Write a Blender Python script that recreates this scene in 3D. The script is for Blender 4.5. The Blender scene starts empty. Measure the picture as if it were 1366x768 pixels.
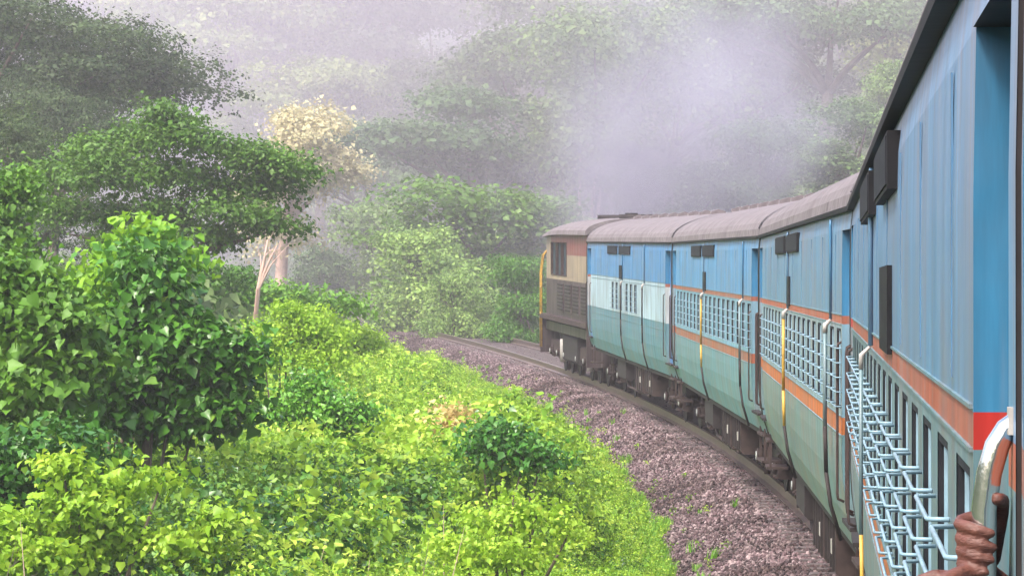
import bpy, bmesh, math, random
import numpy as np
from mathutils import Vector, Matrix, noise
random.seed(7)
RNG = np.random.default_rng(11)
S = bpy.context.scene
COL = S.collection

# ------------------------------------------------------------------ camera
YAW, PITCH, ROLL, CANT = 0.076, -0.0072, 0.0988, 0.0999
CAMZ = 2.70
cy, sy, cp, sp, cr, sr = (math.cos(YAW), math.sin(YAW), math.cos(PITCH), math.sin(PITCH), math.cos(ROLL), math.sin(ROLL))
side = Vector((cy, sy, 0)); ahead = Vector((-sy, cy, 0)); zz = Vector((0, 0, 1))
upv = -sp * ahead + cp * zz
c_right = side * cr + upv * sr
c_up = upv * cr - side * sr
c_fwd = ahead * cp + zz * sp
cam = bpy.data.cameras.new('camera')
cam.sensor_width = 36; cam.lens = 36 * 5257 / 1366
cam.clip_start = 0.05; cam.clip_end = 3000
co = bpy.data.objects.new('camera', cam); COL.objects.link(co)
M3 = Matrix((c_right, c_up, -c_fwd)).transposed()
co.matrix_world = Matrix.Translation((0, 0, CAMZ)) @ M3.to_4x4()
S.camera = co

# ------------------------------------------------------------------ sky, sun, exposure
SUN_EL, SUN_AZ = math.radians(50), math.radians(-138)      # azimuth from +Y, clockwise: behind left
w = bpy.data.worlds.new('World'); S.world = w; w.use_nodes = True
nt = w.node_tree
sky = nt.nodes.new('ShaderNodeTexSky'); sky.sky_type = 'NISHITA'; sky.sun_disc = False
sky.sun_elevation = SUN_EL; sky.sun_rotation = SUN_AZ
sky.air_density = 1.0; sky.dust_density = 6.0; sky.ozone_density = 1.0; sky.altitude = 200
nt.links.new(sky.outputs[0], nt.nodes['Background'].inputs[0])
nt.nodes['Background'].inputs[1].default_value = 0.15
sl = bpy.data.lights.new('sun', 'SUN'); sl.energy = 1.5; sl.angle = math.radians(11); sl.color = (1, .95, .88)
so = bpy.data.objects.new('sun', sl); COL.objects.link(so)
d = Vector((math.sin(SUN_AZ) * math.cos(SUN_EL), math.cos(SUN_AZ) * math.cos(SUN_EL), math.sin(SUN_EL)))
so.rotation_euler = d.to_track_quat('Z', 'Y').to_euler()
S.view_settings.view_transform = 'Standard'; S.view_settings.look = 'None'
S.view_settings.gamma = 1; S.view_settings.exposure = 1.5
S.cycles.use_denoising = True
S.cycles.volume_bounces = 5; S.cycles.max_bounces = 8; S.cycles.transparent_max_bounces = 8
S.cycles.volume_step_rate = 2.0; S.cycles.volume_max_steps = 128

# ------------------------------------------------------------------ track geometry
R0 = 524.0
CC = Vector((2.16 + .053 - R0, 16.07, 0))
LP = 22.3
def on_track(s, lat=0., z=0., cant=True):
    a = s / R0; c = CANT if cant else 0
    r = R0 + lat * math.cos(c) - z * math.sin(c)
    return Vector((CC.x + r * math.cos(a), CC.y + r * math.sin(a), lat * math.sin(c) + z * math.cos(c)))
def lat_of(x, y):
    return math.hypot(x - CC.x, y - CC.y) - R0
def spot(px, Y):        # world x of the sight line through photo column px at distance Y
    return ((px - 683) / 5257 - YAW) * Y
def height(py, px, Y):
    return CAMZ + (346 + .1 * (px - 683) - py) / 5257 * Y

def smooth(a, b, t):
    t = max(0., min(1., (t - a) / (b - a))); return t * t * (3 - 2 * t)
def ground_z(x, y):
    l = lat_of(x, y)
    n = noise.noise(Vector((x * .07, y * .07, 0))) * .7 + noise.noise(Vector((x * .4, y * .4, 3))) * .18
    if l < 0:
        base = -.78 - .30 * max(0, -l - 2.6); base = max(base, -1.75)
        base += 16 * smooth(26, 110, -l)
        k = smooth(2.6, 6, -l)
    else:
        base = -.5 - .15 * max(0, min(1.5, l - 2.8)) + .42 * max(0, l - 7) * (.6 + .4 * smooth(90, 160, y))
        base = min(base, 70 + .02 * l)
        k = smooth(2.8, 7, l)
    return base + n * k

# ------------------------------------------------------------------ node helpers
def new_mat(name):
    m = bpy.data.materials.new(name); m.use_nodes = True
    return m, m.node_tree, m.node_tree.nodes['Principled BSDF']
def N(nt, t, **kw):
    n = nt.nodes.new(t)
    for k, v in kw.items():
        if k.startswith('i_'):
            key = k[2:]; n.inputs[int(key) if key.isdigit() else key.replace('_', ' ')].default_value = v
        else: setattr(n, k, v)
    return n
def ramp(nt, stops, fac):
    r = nt.nodes.new('ShaderNodeValToRGB'); e = r.color_ramp.elements
    while len(e) < len(stops): e.new(.5)
    for q, (p, c) in zip(e, stops):
        q.position = p; q.color = (*c, 1)
    nt.links.new(fac, r.inputs[0]); return r.outputs[0]
def tex(nt, scale=(1, 1, 1), nscale=4., detail=4., coord='Object', rough=.55):
    tc = N(nt, 'ShaderNodeTexCoord'); mp = N(nt, 'ShaderNodeMapping'); mp.inputs['Scale'].default_value = scale
    nt.links.new(tc.outputs[coord], mp.inputs[0])
    n = N(nt, 'ShaderNodeTexNoise'); n.inputs['Scale'].default_value = nscale; n.inputs['Detail'].default_value = detail
    n.inputs['Roughness'].default_value = rough
    nt.links.new(mp.outputs[0], n.inputs['Vector']); return n.outputs['Fac']
def mul_color(nt, a, b, fac=1.):
    m = N(nt, 'ShaderNodeMix', data_type='RGBA', blend_type='MULTIPLY'); m.inputs[0].default_value = fac
    nt.links.new(a, m.inputs[6]); nt.links.new(b, m.inputs[7]); return m.outputs[2]
def bump(nt, h, bsdf, strength=.2, dist=.01):
    b = N(nt, 'ShaderNodeBump'); b.inputs['Strength'].default_value = strength; b.inputs['Distance'].default_value = dist
    nt.links.new(h, b.inputs['Height']); nt.links.new(b.outputs[0], bsdf.inputs['Normal'])

def paint(name, col, rough=.35, dirt=.35, metal=0., streak=True, dirtcol=(.16, .13, .12)):
    m, nt, b = new_mat(name)
    f1 = tex(nt, (1.2, .9, .12) if streak else (1, 1, 1), 5, 6, rough=.72)
    f2 = tex(nt, (1, 1, 1), 1.3, 6)
    c1 = ramp(nt, [(.33, tuple(c * .66 for c in col)), (.5, col), (.68, tuple(min(.95, c * 1.25 + .02) for c in col))], f1)
    mx = N(nt, 'ShaderNodeMix', data_type='RGBA'); mx.inputs[7].default_value = (*dirtcol, 1)
    mr = N(nt, 'ShaderNodeMapRange'); mr.inputs[1].default_value = .45; mr.inputs[2].default_value = .8
    mr.inputs[3].default_value = 0; mr.inputs[4].default_value = dirt
    nt.links.new(f2, mr.inputs[0]); nt.links.new(mr.outputs[0], mx.inputs[0]); nt.links.new(c1, mx.inputs[6])
    # thin rain and rust runs down the sheet metal
    f3 = tex(nt, (6, 4, .22), 2.2, 4)
    mr3 = N(nt, 'ShaderNodeMapRange'); mr3.inputs[1].default_value = .56; mr3.inputs[2].default_value = .70
    mr3.inputs[3].default_value = 0; mr3.inputs[4].default_value = dirt * .9 if streak else 0
    nt.links.new(f3, mr3.inputs[0])
    mx2 = N(nt, 'ShaderNodeMix', data_type='RGBA'); mx2.inputs[7].default_value = (.20, .17, .17, 1)
    nt.links.new(mr3.outputs[0], mx2.inputs[0]); nt.links.new(mx.outputs[2], mx2.inputs[6])
    oi = N(nt, 'ShaderNodeObjectInfo')
    out = mul_color(nt, mx2.outputs[2], oi.outputs['Color'])
    nt.links.new(out, b.inputs['Base Color'])
    b.inputs['Roughness'].default_value = rough; b.inputs['Metallic'].default_value = metal
    g = tex(nt, (1, 1.6, .35), 1.6, 4)
    bump(nt, g, b, .6, .05)
    return m
def plain(name, col, rough=.6, metal=0., var=.25, nscale=8.):
    m, nt, b = new_mat(name)
    f = tex(nt, (1, 1, 1), nscale, 5)
    c = ramp(nt, [(.3, tuple(x * (1 - var) for x in col)), (.7, tuple(min(.95, x * (1 + var)) for x in col))], f)
    nt.links.new(c, b.inputs['Base Color']); b.inputs['Roughness'].default_value = rough; b.inputs['Metallic'].default_value = metal
    bump(nt, f, b, .3, .01)
    return m
def leaf_mat(name, stops, trans=.35, rough=.5, inst=.45):
    m, nt, b = new_mat(name)
    a = N(nt, 'ShaderNodeAttribute', attribute_name='tint'); oi = N(nt, 'ShaderNodeObjectInfo')
    mx = N(nt, 'ShaderNodeMath', operation='MULTIPLY'); mx.inputs[1].default_value = inst
    nt.links.new(oi.outputs['Random'], mx.inputs[0])
    m2 = N(nt, 'ShaderNodeMath', operation='MULTIPLY_ADD'); m2.inputs[1].default_value = 1 - inst
    nt.links.new(a.outputs['Fac'], m2.inputs[0]); nt.links.new(mx.outputs[0], m2.inputs[2])
    col = ramp(nt, stops, m2.outputs[0])
    col = mul_color(nt, col, oi.outputs['Color'])
    nt.links.new(col, b.inputs['Base Color']); b.inputs['Roughness'].default_value = rough
    b.inputs['Specular IOR Level'].default_value = .35
    t = N(nt, 'ShaderNodeBsdfTranslucent'); hs = N(nt, 'ShaderNodeHueSaturation'); hs.inputs['Value'].default_value = 1.5
    hs.inputs['Hue'].default_value = .485
    nt.links.new(col, hs.inputs['Color']); nt.links.new(hs.outputs[0], t.inputs[0])
    ms = N(nt, 'ShaderNodeMixShader'); ms.inputs[0].default_value = trans * .8
    nt.links.new(b.outputs[0], ms.inputs[1]); nt.links.new(t.outputs[0], ms.inputs[2])
    nt.links.new(ms.outputs[0], nt.nodes['Material Output'].inputs[0])
    return m

BLUE = paint('paint_blue', (.065, .195, .345), .36, .7)
BLUE_BRIGHT = paint('paint_bright_blue', (.022, .16, .31), .38, .4)
BLUE_DEEP = paint('paint_deep_blue', (.03, .12, .33), .4, .2)
TEAL = paint('paint_teal', (.085, .175, .198), .45, .9)
TEALB = paint('paint_blue_green', (.09, .19, .225), .42, .7)
BANDTOP = paint('paint_brown_band', (.26, .068, .032), .5, .8)
BANDLOW = paint('paint_orange_band', (.34, .10, .022), .5, .8)
RED = paint('paint_red', (.36, .014, .01), .4, .3)
WHITE = paint('paint_white', (.40, .43, .43), .4, .8)
BARS = paint('paint_pale_bars', (.19, .31, .39), .4, .4, streak=False)
ROOFM = paint('roof_paint', (.15, .128, .136), .75, .8, streak=False, dirtcol=(.09, .07, .075))
BLACK = plain('black_rubber', (.012, .012, .014), .6)
DARK = plain('dark_interior', (.02, .022, .028), .7)
GRIME = plain('underframe_grime', (.018, .013, .014), .75, .2, .4)
GRIME2 = plain('underframe_rust', (.042, .026, .024), .8, .2, .4)
PALEM = plain('worn_white_metal', (.36, .34, .32), .5)
CHROME = plain('polished_steel', (.75, .74, .72), .14, 1., .05)
YELLOW = plain('yellow_paint', (.42, .25, .04), .5, 0, .4)
CREAM = paint('loco_cream', (.30, .235, .16), .45, .8)
MAROON = paint('loco_maroon', (.18, .045, .04), .45, .6)
MAUVE = paint('loco_brown', (.032, .019, .023), .5, .6)
RAILM = plain('rail_steel', (.20, .15, .14), .4, .6, .2)
SLEEP = plain('sleeper_concrete', (.10, .08, .08), .85)
BARK = plain('bark', (.13, .10, .08), .9, 0, .4, 3)
BARK_PALE = plain('pale_bark', (.48, .33, .28), .85, 0, .25, 3)
def glassm():
    m, nt, b = new_mat('dusty_window_glass')
    f = tex(nt, (1, 1, 1), 3, 3)
    c = ramp(nt, [(.3, (.012, .02, .03)), (.75, (.05, .08, .10))], f)
    nt.links.new(c, b.inputs['Base Color']); b.inputs['Roughness'].default_value = .5; b.inputs['Specular IOR Level'].default_value = .15
    return m
GLASS = glassm()
for _m in (BLACK, DARK): _m.node_tree.nodes['Principled BSDF'].inputs['Specular IOR Level'].default_value = .12
SKIN, _nt, _b = new_mat('skin')
_f = tex(_nt, (1, 1, 1), 40, 4); nt = _nt
nt.links.new(ramp(_nt, [(.3, (.075, .026, .020)), (.7, (.14, .052, .038))], _f), _b.inputs['Base Color'])
_b.inputs['Roughness'].default_value = .5; _b.inputs['Subsurface Weight'].default_value = .05
_b.inputs['Subsurface Radius'].default_value = (.01, .004, .002)
bump(_nt, tex(_nt, (1, 1, 3), 120, 5), _b, .7, .003)
SHIRT = plain('blue_cotton', (.07, .09, .16), .9)
TROUSER = plain('brown_cotton', (.08, .06, .05), .9)
HAIR = plain('black_hair', (.012, .010, .01), .6)

LF_BRIGHT = leaf_mat('leaf_yellow_green', [(0, (.03, .10, .006)), (.3, (.128, .285, .018)), (.65, (.275, .455, .035)), (1, (.51, .62, .10))], .4)
LF_MID = leaf_mat('leaf_green', [(0, (.025, .08, .008)), (.5, (.085, .19, .016)), (1, (.22, .36, .035))], .3)
LF_DARK = leaf_mat('leaf_dark_green', [(0, (.010, .04, .008)), (.5, (.028, .10, .014)), (.85, (.08, .20, .025)), (1, (.20, .34, .06))], .22, .32)
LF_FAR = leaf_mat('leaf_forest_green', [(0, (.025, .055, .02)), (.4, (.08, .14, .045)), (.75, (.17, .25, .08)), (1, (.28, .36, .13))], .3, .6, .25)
LF_CREAM = leaf_mat('leaf_cream_blossom', [(0, (.30, .30, .14)), (.5, (.55, .50, .28)), (1, (.75, .68, .45))], .3, .6)
GRASSM = leaf_mat('grass_blade', [(0, (.08, .20, .018)), (.5, (.16, .37, .035)), (1, (.33, .54, .08))], .35, .6, .5)

# ------------------------------------------------------------------ object helpers
def props(o, label=None, cat=None, group=None, kind=None):
    if label: o['label'] = label
    if cat: o['category'] = cat
    if group: o['group'] = group
    if kind: o['kind'] = kind
    return o
def empty(name, loc=(0, 0, 0), rot=(0, 0, 0), **kw):
    o = bpy.data.objects.new(name, None); COL.objects.link(o); o.location = loc; o.rotation_euler = rot
    o.empty_display_size = .3
    return props(o, **kw)
def link(name, me, parent=None, loc=(0, 0, 0), rot=(0, 0, 0), scale=None, **kw):
    o = bpy.data.objects.new(name, me); COL.objects.link(o)
    if parent: o.parent = parent
    o.location = loc; o.rotation_euler = rot
    if scale is not None: o.scale = scale if hasattr(scale, '__len__') else (scale,) * 3
    return props(o, **kw)
class MB:
    """collects simple shapes into one mesh; each face remembers its material slot"""
    def __init__(s): s.v = []; s.f = []; s.m = []; s.mats = []; s.sm = []
    def mi(s, mat):
        if mat not in s.mats: s.mats.append(mat)
        return s.mats.index(mat)
    def face(s, pts, mat, smooth=False):
        b = len(s.v); s.v += [tuple(p) for p in pts]; s.f.append(tuple(range(b, b + len(pts)))); s.m.append(s.mi(mat)); s.sm.append(smooth)
    def box(s, x0, x1, y0, y1, z0, z1, mat, bev=0.):
        if bev:
            b = bev
            # chamfered along y edges
            pr = [(x0 + b, z0), (x1 - b, z0), (x1, z0 + b), (x1, z1 - b), (x1 - b, z1), (x0 + b, z1), (x0, z1 - b), (x0, z0 + b)]
            s.prism(pr, y0, y1, mat); return
        P = [(x0, y0, z0), (x1, y0, z0), (x1, y1, z0), (x0, y1, z0), (x0, y0, z1), (x1, y0, z1), (x1, y1, z1), (x0, y1, z1)]
        b = len(s.v); s.v += P
        for q in ((0, 3, 2, 1), (4, 5, 6, 7), (0, 1, 5, 4), (1, 2, 6, 5), (2, 3, 7, 6), (3, 0, 4, 7)):
            s.f.append(tuple(b + i for i in q)); s.m.append(s.mi(mat)); s.sm.append(False)
    def prism(s, prof, y0, y1, mat, caps=True, smooth=False):     # prof in (x,z)
        b = len(s.v); n = len(prof); s.v += [(x, y0, z) for x, z in prof] + [(x, y1, z) for x, z in prof]
        for i in range(n):
            j = (i + 1) % n
            s.f.append((b + i, b + j, b + n + j, b + n + i)); s.m.append(s.mi(mat)); s.sm.append(smooth)
        if caps:
            s.f.append(tuple(b + i for i in range(n))[::-1]); s.m.append(s.mi(mat)); s.sm.append(False)
            s.f.append(tuple(b + n + i for i in range(n))); s.m.append(s.mi(mat)); s.sm.append(False)
    def tube(s, pts, r, mat, n=8, caps=True):
        pts = [Vector(p) for p in pts]; rr = r if hasattr(r, '__len__') else [r] * len(pts)
        b = len(s.v); prev = None
        for i, p in enumerate(pts):
            t = (pts[min(i + 1, len(pts) - 1)] - pts[max(i - 1, 0)]).normalized()
            if prev is None:
                u = t.orthogonal().normalized()
            else:
                u = (prev - t * prev.dot(t)).normalized()
            prev = u; v = t.cross(u)
            for k in range(n):
                a = 2 * math.pi * k / n
                s.v.append(tuple(p + (u * math.cos(a) + v * math.sin(a)) * rr[i]))
        for i in range(len(pts) - 1):
            for k in range(n):
                k2 = (k + 1) % n
                s.f.append((b + i * n + k, b + i * n + k2, b + (i + 1) * n + k2, b + (i + 1) * n + k)); s.m.append(s.mi(mat)); s.sm.append(n > 5)
        if caps:
            s.f.append(tuple(b + k for k in range(n))[::-1]); s.m.append(s.mi(mat)); s.sm.append(False)
            e = b + (len(pts) - 1) * n
            s.f.append(tuple(e + k for k in range(n))); s.m.append(s.mi(mat)); s.sm.append(False)
    def mesh(s, name):
        me = bpy.data.meshes.new(name); me.from_pydata(s.v, [], s.f)
        for m in s.mats: me.materials.append(m)
        me.polygons.foreach_set('material_index', s.m); me.polygons.foreach_set('use_smooth', s.sm); me.update(); return me
    def build(s, name, parent=None, **kw): return link(name, s.mesh(name), parent, **kw)

# ================================================================== SETTING
def make_ground():
    xs = np.concatenate([[-2500, -1200, -600, -350], np.arange(-220, -60, 6), np.arange(-60, 60, 1.2), np.arange(60, 260, 8), [400, 700, 1300, 2500]])
    ys = np.concatenate([[-2500, -1000, -300, -120], np.arange(-60, 20, 5), np.arange(20, 170, 1.2), np.arange(170, 420, 6), [600, 1000, 1600, 2800]])
    v = [(float(x), float(y), ground_z(float(x), float(y)) if abs(lat_of(x, y)) > 2.9 else -1.1) for y in ys for x in xs]
    nx = len(xs); f = [(j * nx + i, j * nx + i + 1, (j + 1) * nx + i + 1, (j + 1) * nx + i) for j in range(len(ys) - 1) for i in range(nx - 1)]
    me = bpy.data.meshes.new('ground'); me.from_pydata(v, [], f); me.polygons.foreach_set('use_smooth', [True] * len(f))
    m, nt, b = new_mat('leaf_litter_soil')
    n1 = tex(nt, (1, 1, 1), .8, 8); n2 = tex(nt, (1, 1, 1), 6, 6)
    c = ramp(nt, [(.35, (.05, .035, .022)), (.5, (.035, .07, .018)), (.7, (.06, .12, .02))], n1)
    c2 = ramp(nt, [(.3, (.5, .5, .5)), (.7, (1, 1, 1))], n2)
    nt.links.new(mul_color(nt, c, c2), b.inputs['Base Color']); b.inputs['Roughness'].default_value = .95
    bump(nt, n2, b, .8, .1)
    me.materials.append(m)
    link('ground', me, kind='structure')
make_ground()

# ballast bed: canted crest, shoulder down to the toe, with loose stones on top as one mass
def bed_profile(l):          # (lat) -> z in canted frame
    a = abs(l)
    if a < 1.75: return -.20
    return -.20 - (a - 1.75) * (.42 if l < 0 else .6)
def make_ballast():
    lats = [-3.05, -2.6, -2.2, -1.75, -1, 0, 1, 1.75, 2.2, 2.7]
    ss = np.arange(-30, 330, 1.0); v = []; f = []
    for s in ss:
        for l in lats: v.append(tuple(on_track(s, l, bed_profile(l) - .03)))
    n = len(lats)
    for i in range(len(ss) - 1):
        for k in range(n - 1): f.append((i * n + k, i * n + k + 1, (i + 1) * n + k + 1, (i + 1) * n + k))
    me = bpy.data.meshes.new('ballast_bed'); me.from_pydata(v, [], f)
    m, nt, b = new_mat('ballast_bed')
    vo = N(nt, 'ShaderNodeTexVoronoi'); vo.inputs['Scale'].default_value = 16
    tc = N(nt, 'ShaderNodeTexCoord'); nt.links.new(tc.outputs['Object'], vo.inputs[0])
    sx = N(nt, 'ShaderNodeSeparateColor'); nt.links.new(vo.outputs['Color'], sx.inputs[0])
    c = ramp(nt, [(0, (.04, .026, .027)), (.6, (.095, .063, .068)), (1, (.18, .135, .14))], sx.outputs[0])
    nt.links.new(c, b.inputs['Base Color']); b.inputs['Roughness'].default_value = .9
    bump(nt, vo.outputs['Distance'], b, .9, .04)
    me.materials.append(m); link('ballast_bed', me, kind='structure')
make_ballast()

def gn_scatter(name, points, rots, scales, idx, protos, **kw):
    """one mass: small meshes set out on given points"""
    me = bpy.data.meshes.new(name); me.vertices.add(len(points))
    me.vertices.foreach_set('co', np.asarray(points, np.float32).ravel())
    a = me.attributes.new('rot', 'FLOAT_VECTOR', 'POINT'); a.data.foreach_set('vector', np.asarray(rots, np.float32).ravel())
    a = me.attributes.new('scl', 'FLOAT', 'POINT'); a.data.foreach_set('value', np.asarray(scales, np.float32))
    a = me.attributes.new('pick', 'INT', 'POINT'); a.data.foreach_set('value', np.asarray(idx, np.int32))
    o = link(name, me, kind='stuff', **kw)
    ng = bpy.data.node_groups.new(name, 'GeometryNodeTree')
    ng.interface.new_socket('Geometry', in_out='INPUT', socket_type='NodeSocketGeometry')
    ng.interface.new_socket('Geometry', in_out='OUTPUT', socket_type='NodeSocketGeometry')
    gi = ng.nodes.new('NodeGroupInput'); go = ng.nodes.new('NodeGroupOutput')
    ip = ng.nodes.new('GeometryNodeInstanceOnPoints'); g2 = ng.nodes.new('GeometryNodeGeometryToInstance')
    for p in reversed(protos):
        oi = ng.nodes.new('GeometryNodeObjectInfo'); oi.inputs['Object'].default_value = p
        ng.links.new(oi.outputs['Geometry'], g2.inputs[0])
    def attr(nm, t):
        n = ng.nodes.new('GeometryNodeInputNamedAttribute'); n.data_type = t; n.inputs[0].default_value = nm
        return [s for s in n.outputs if s.enabled][0]
    ng.links.new(gi.outputs[0], ip.inputs['Points']); ng.links.new(g2.outputs[0], ip.inputs['Instance'])
    ip.inputs['Pick Instance'].default_value = True
    ng.links.new(attr('pick', 'INT'), ip.inputs['Instance Index'])
    er = ng.nodes.new('FunctionNodeEulerToRotation')
    ng.links.new(attr('rot', 'FLOAT_VECTOR'), er.inputs[0]); ng.links.new(er.outputs[0], ip.inputs['Rotation'])
    ng.links.new(attr('scl', 'FLOAT'), ip.inputs['Scale'])
    ng.links.new(ip.outputs[0], go.inputs[0])
    md = o.modifiers.new('scatter', 'NODES'); md.node_group = ng
    return o

def stone_proto(k):
    bm = bmesh.new(); bmesh.ops.create_icosphere(bm, subdivisions=1, radius=.5)
    rr = random.Random(k)
    for v in bm.verts:
        v.co *= rr.uniform(.7, 1.15); v.co.z *= .7
    bmesh.ops.dissolve_limit(bm, angle_limit=.35, verts=bm.verts[:], edges=bm.edges[:])
    me = bpy.data.meshes.new('stone'); bm.to_mesh(me); bm.free()
    cols = [(.34, .25, .26), (.22, .145, .155), (.11, .075, .08), (.46, .38, .38)][k % 4]
    me.materials.append(STONES[k % 4]); return bpy.data.objects.new('stone', me)
STONES = [plain('ballast_stone_%s' % n, c, .85, 0, .2, 3) for n, c in (('pink', (.15, .105, .115)), ('brown', (.09, .058, .065)), ('dark', (.04, .027, .03)), ('pale', (.25, .20, .205)))]
for _m in STONES:
    _nt = _m.node_tree; _b = _nt.nodes['Principled BSDF']; _g = N(_nt, 'ShaderNodeNewGeometry'); _n = N(_nt, 'ShaderNodeTexNoise'); _n.inputs['Scale'].default_value = .55; _n.inputs['Detail'].default_value = 5
    _nt.links.new(_g.outputs['Position'], _n.inputs['Vector']); _c = ramp(_nt, [(.36, (.42, .36, .34)), (.52, (.9, .86, .86)), (.66, (1.25, 1.2, 1.2))], _n.outputs['Fac'])
    _old = _b.inputs['Base Color'].links[0].from_socket; _nt.links.new(mul_color(_nt, _old, _c), _b.inputs['Base Color'])
def make_stones():
    pts = []; n = 120000
    s = 8 + RNG.random(n) ** 1.3 * 125; la = np.where(RNG.random(n) < .85, RNG.uniform(-3.1, -.9, n), RNG.uniform(-.9, 2.6, n))
    la = np.where(s < 14, RNG.uniform(-3.1, -1.2, n), la)
    for a, l in zip(s, la): pts.append(on_track(float(a), float(l), bed_profile(l) + random.uniform(-.02, .018)))
    gn_scatter('ballast_stones', np.array([tuple(p) for p in pts]), RNG.uniform(0, 6.28, (n, 3)), RNG.uniform(.3, 1, n) ** 1.5 * .068 + .008,
               RNG.choice(8, n), [stone_proto(k) for k in range(8)])
make_stones()

def make_track():
    t = empty('railway_track', tuple(on_track(0, 0, -.2)), kind='structure')
    inv = t.matrix_world.inverted() if False else None
    base = Vector(t.location)
    prof = [(-.07, -.172), (.07, -.172), (.07, -.16), (.012, -.14), (.012, -.05), (.036, -.04), (.036, -.002), (.03, 0), (-.03, 0), (-.036, -.002), (-.036, -.04), (-.012, -.05), (-.012, -.14), (-.07, -.16)]
    for L in (-.868, .868):
        v = []; f = []; ss = np.arange(-30, 330, 1.5); n = len(prof)
        for s in ss:
            for x, z in prof: v.append(tuple(on_track(s, L + x, z) - base))
        for i in range(len(ss) - 1):
            for k in range(n):
                j = (k + 1) % n; f.append((i * n + k, i * n + j, (i + 1) * n + j, (i + 1) * n + k))
        me = bpy.data.meshes.new('rail'); me.from_pydata(v, [], f); me.materials.append(RAILM); link('rail', me, t)
    mb = MB(); mb.prism([(-1.37, -.40), (1.37, -.40), (1.37, -.2), (1.3, -.175), (-1.3, -.175), (-1.37, -.2)], -.12, .12, SLEEP)
    for L in (-.868, .868): mb.box(L - .13, L + .13, -.07, .07, -.19, -.168, GRIME2)
    me = mb.mesh('sleeper')
    for i in range(250):
        s = 6 + i * .65
        link('sleeper', me, t, loc=tuple(on_track(s, 0, 0) - base), rot=(0, -CANT, s / R0))
make_track()

# ================================================================== COACHES
HL = 11.05
PROF = [(1.50, 1.00), (1.575, 1.25), (1.61, 1.50), (1.62, 1.70), (1.62, 1.845), (1.62, 1.97), (1.62, 2.03), (1.62, 2.61), (1.62, 2.645), (1.62, 2.705), (1.62, 3.05), (1.615, 3.32), (1.60, 3.45)]
DOORS = [(-10.87, -9.73), (9.73, 10.87)]
BASIC = dict(up=BLUE, low=TEAL, mid=TEALB, b1=BANDLOW, b2=BANDTOP, jamb=BLUE_BRIGHT, jband=BANDTOP)
MIDPALE = paint('paint_pale_window_belt', (.155, .28, .36), .4, .7)
def xat(z):
    for (x0, z0), (x1, z1) in zip(PROF, PROF[1:]):
        if z0 <= z <= z1: return x0 + (x1 - x0) * (z - z0) / (z1 - z0)
    return PROF[-1][0]
def row_mat(z, L, special):
    if special:
        return L['low'] if z < 2.0 else (WHITE if z < 2.72 else L['up'])
    if z < 1.845: return L['low']
    if z < 1.97: return L['b1']
    if z < 2.645: return L['mid']
    if z < 2.705: return L['b2']
    return L['up']

WY = [-9.28 + 1.07 * i for i in range(18)]
WW = .31
_cache = {}
def grille_mesh():
    if 'g' in _cache: return _cache['g']
    mb = MB()
    for k in range(5):
        z = 2.05 + k * .105
        mb.tube([(0, -.43, z), (-.034, -.42, z), (-.042, -.40, z), (-.042, .40, z), (-.034, .42, z), (0, .43, z)], .005, BARS, 6)
    for y in (-.31, 0, .31):
        mb.tube([(.012, y, 2.03), (.012, y, 2.60)], .009, BARS, 5)
    _cache['g'] = mb.mesh('window_grille'); return _cache['g']
def window_meshes():
    if 'w' in _cache: return _cache['w']
    a = MB()      # frame: reveal plus a proud rim
    z0, z1, y0, y1 = 2.03, 2.61, -WW, WW
    for (ya, yb, za, zb) in ((y0, y0 + .018, z0, z1), (y1 - .018, y1, z0, z1), (y0 + .018, y1 - .018, z0, z0 + .018), (y0 + .018, y1 - .018, z1 - .018, z1)):
        a.box(.002, .07, ya, yb, za, zb, DARK)
    p = MB(); p.box(.045, .055, y0 + .03, y1 - .03, z0 + .03, z1 - .03, GLASS)
    p.box(.03, .045, y0 + .03, y1 - .03, 2.30, 2.325, BARS)
    _cache['w'] = (a.mesh('window_frame'), p.mesh('pane')); return _cache['w']

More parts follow.
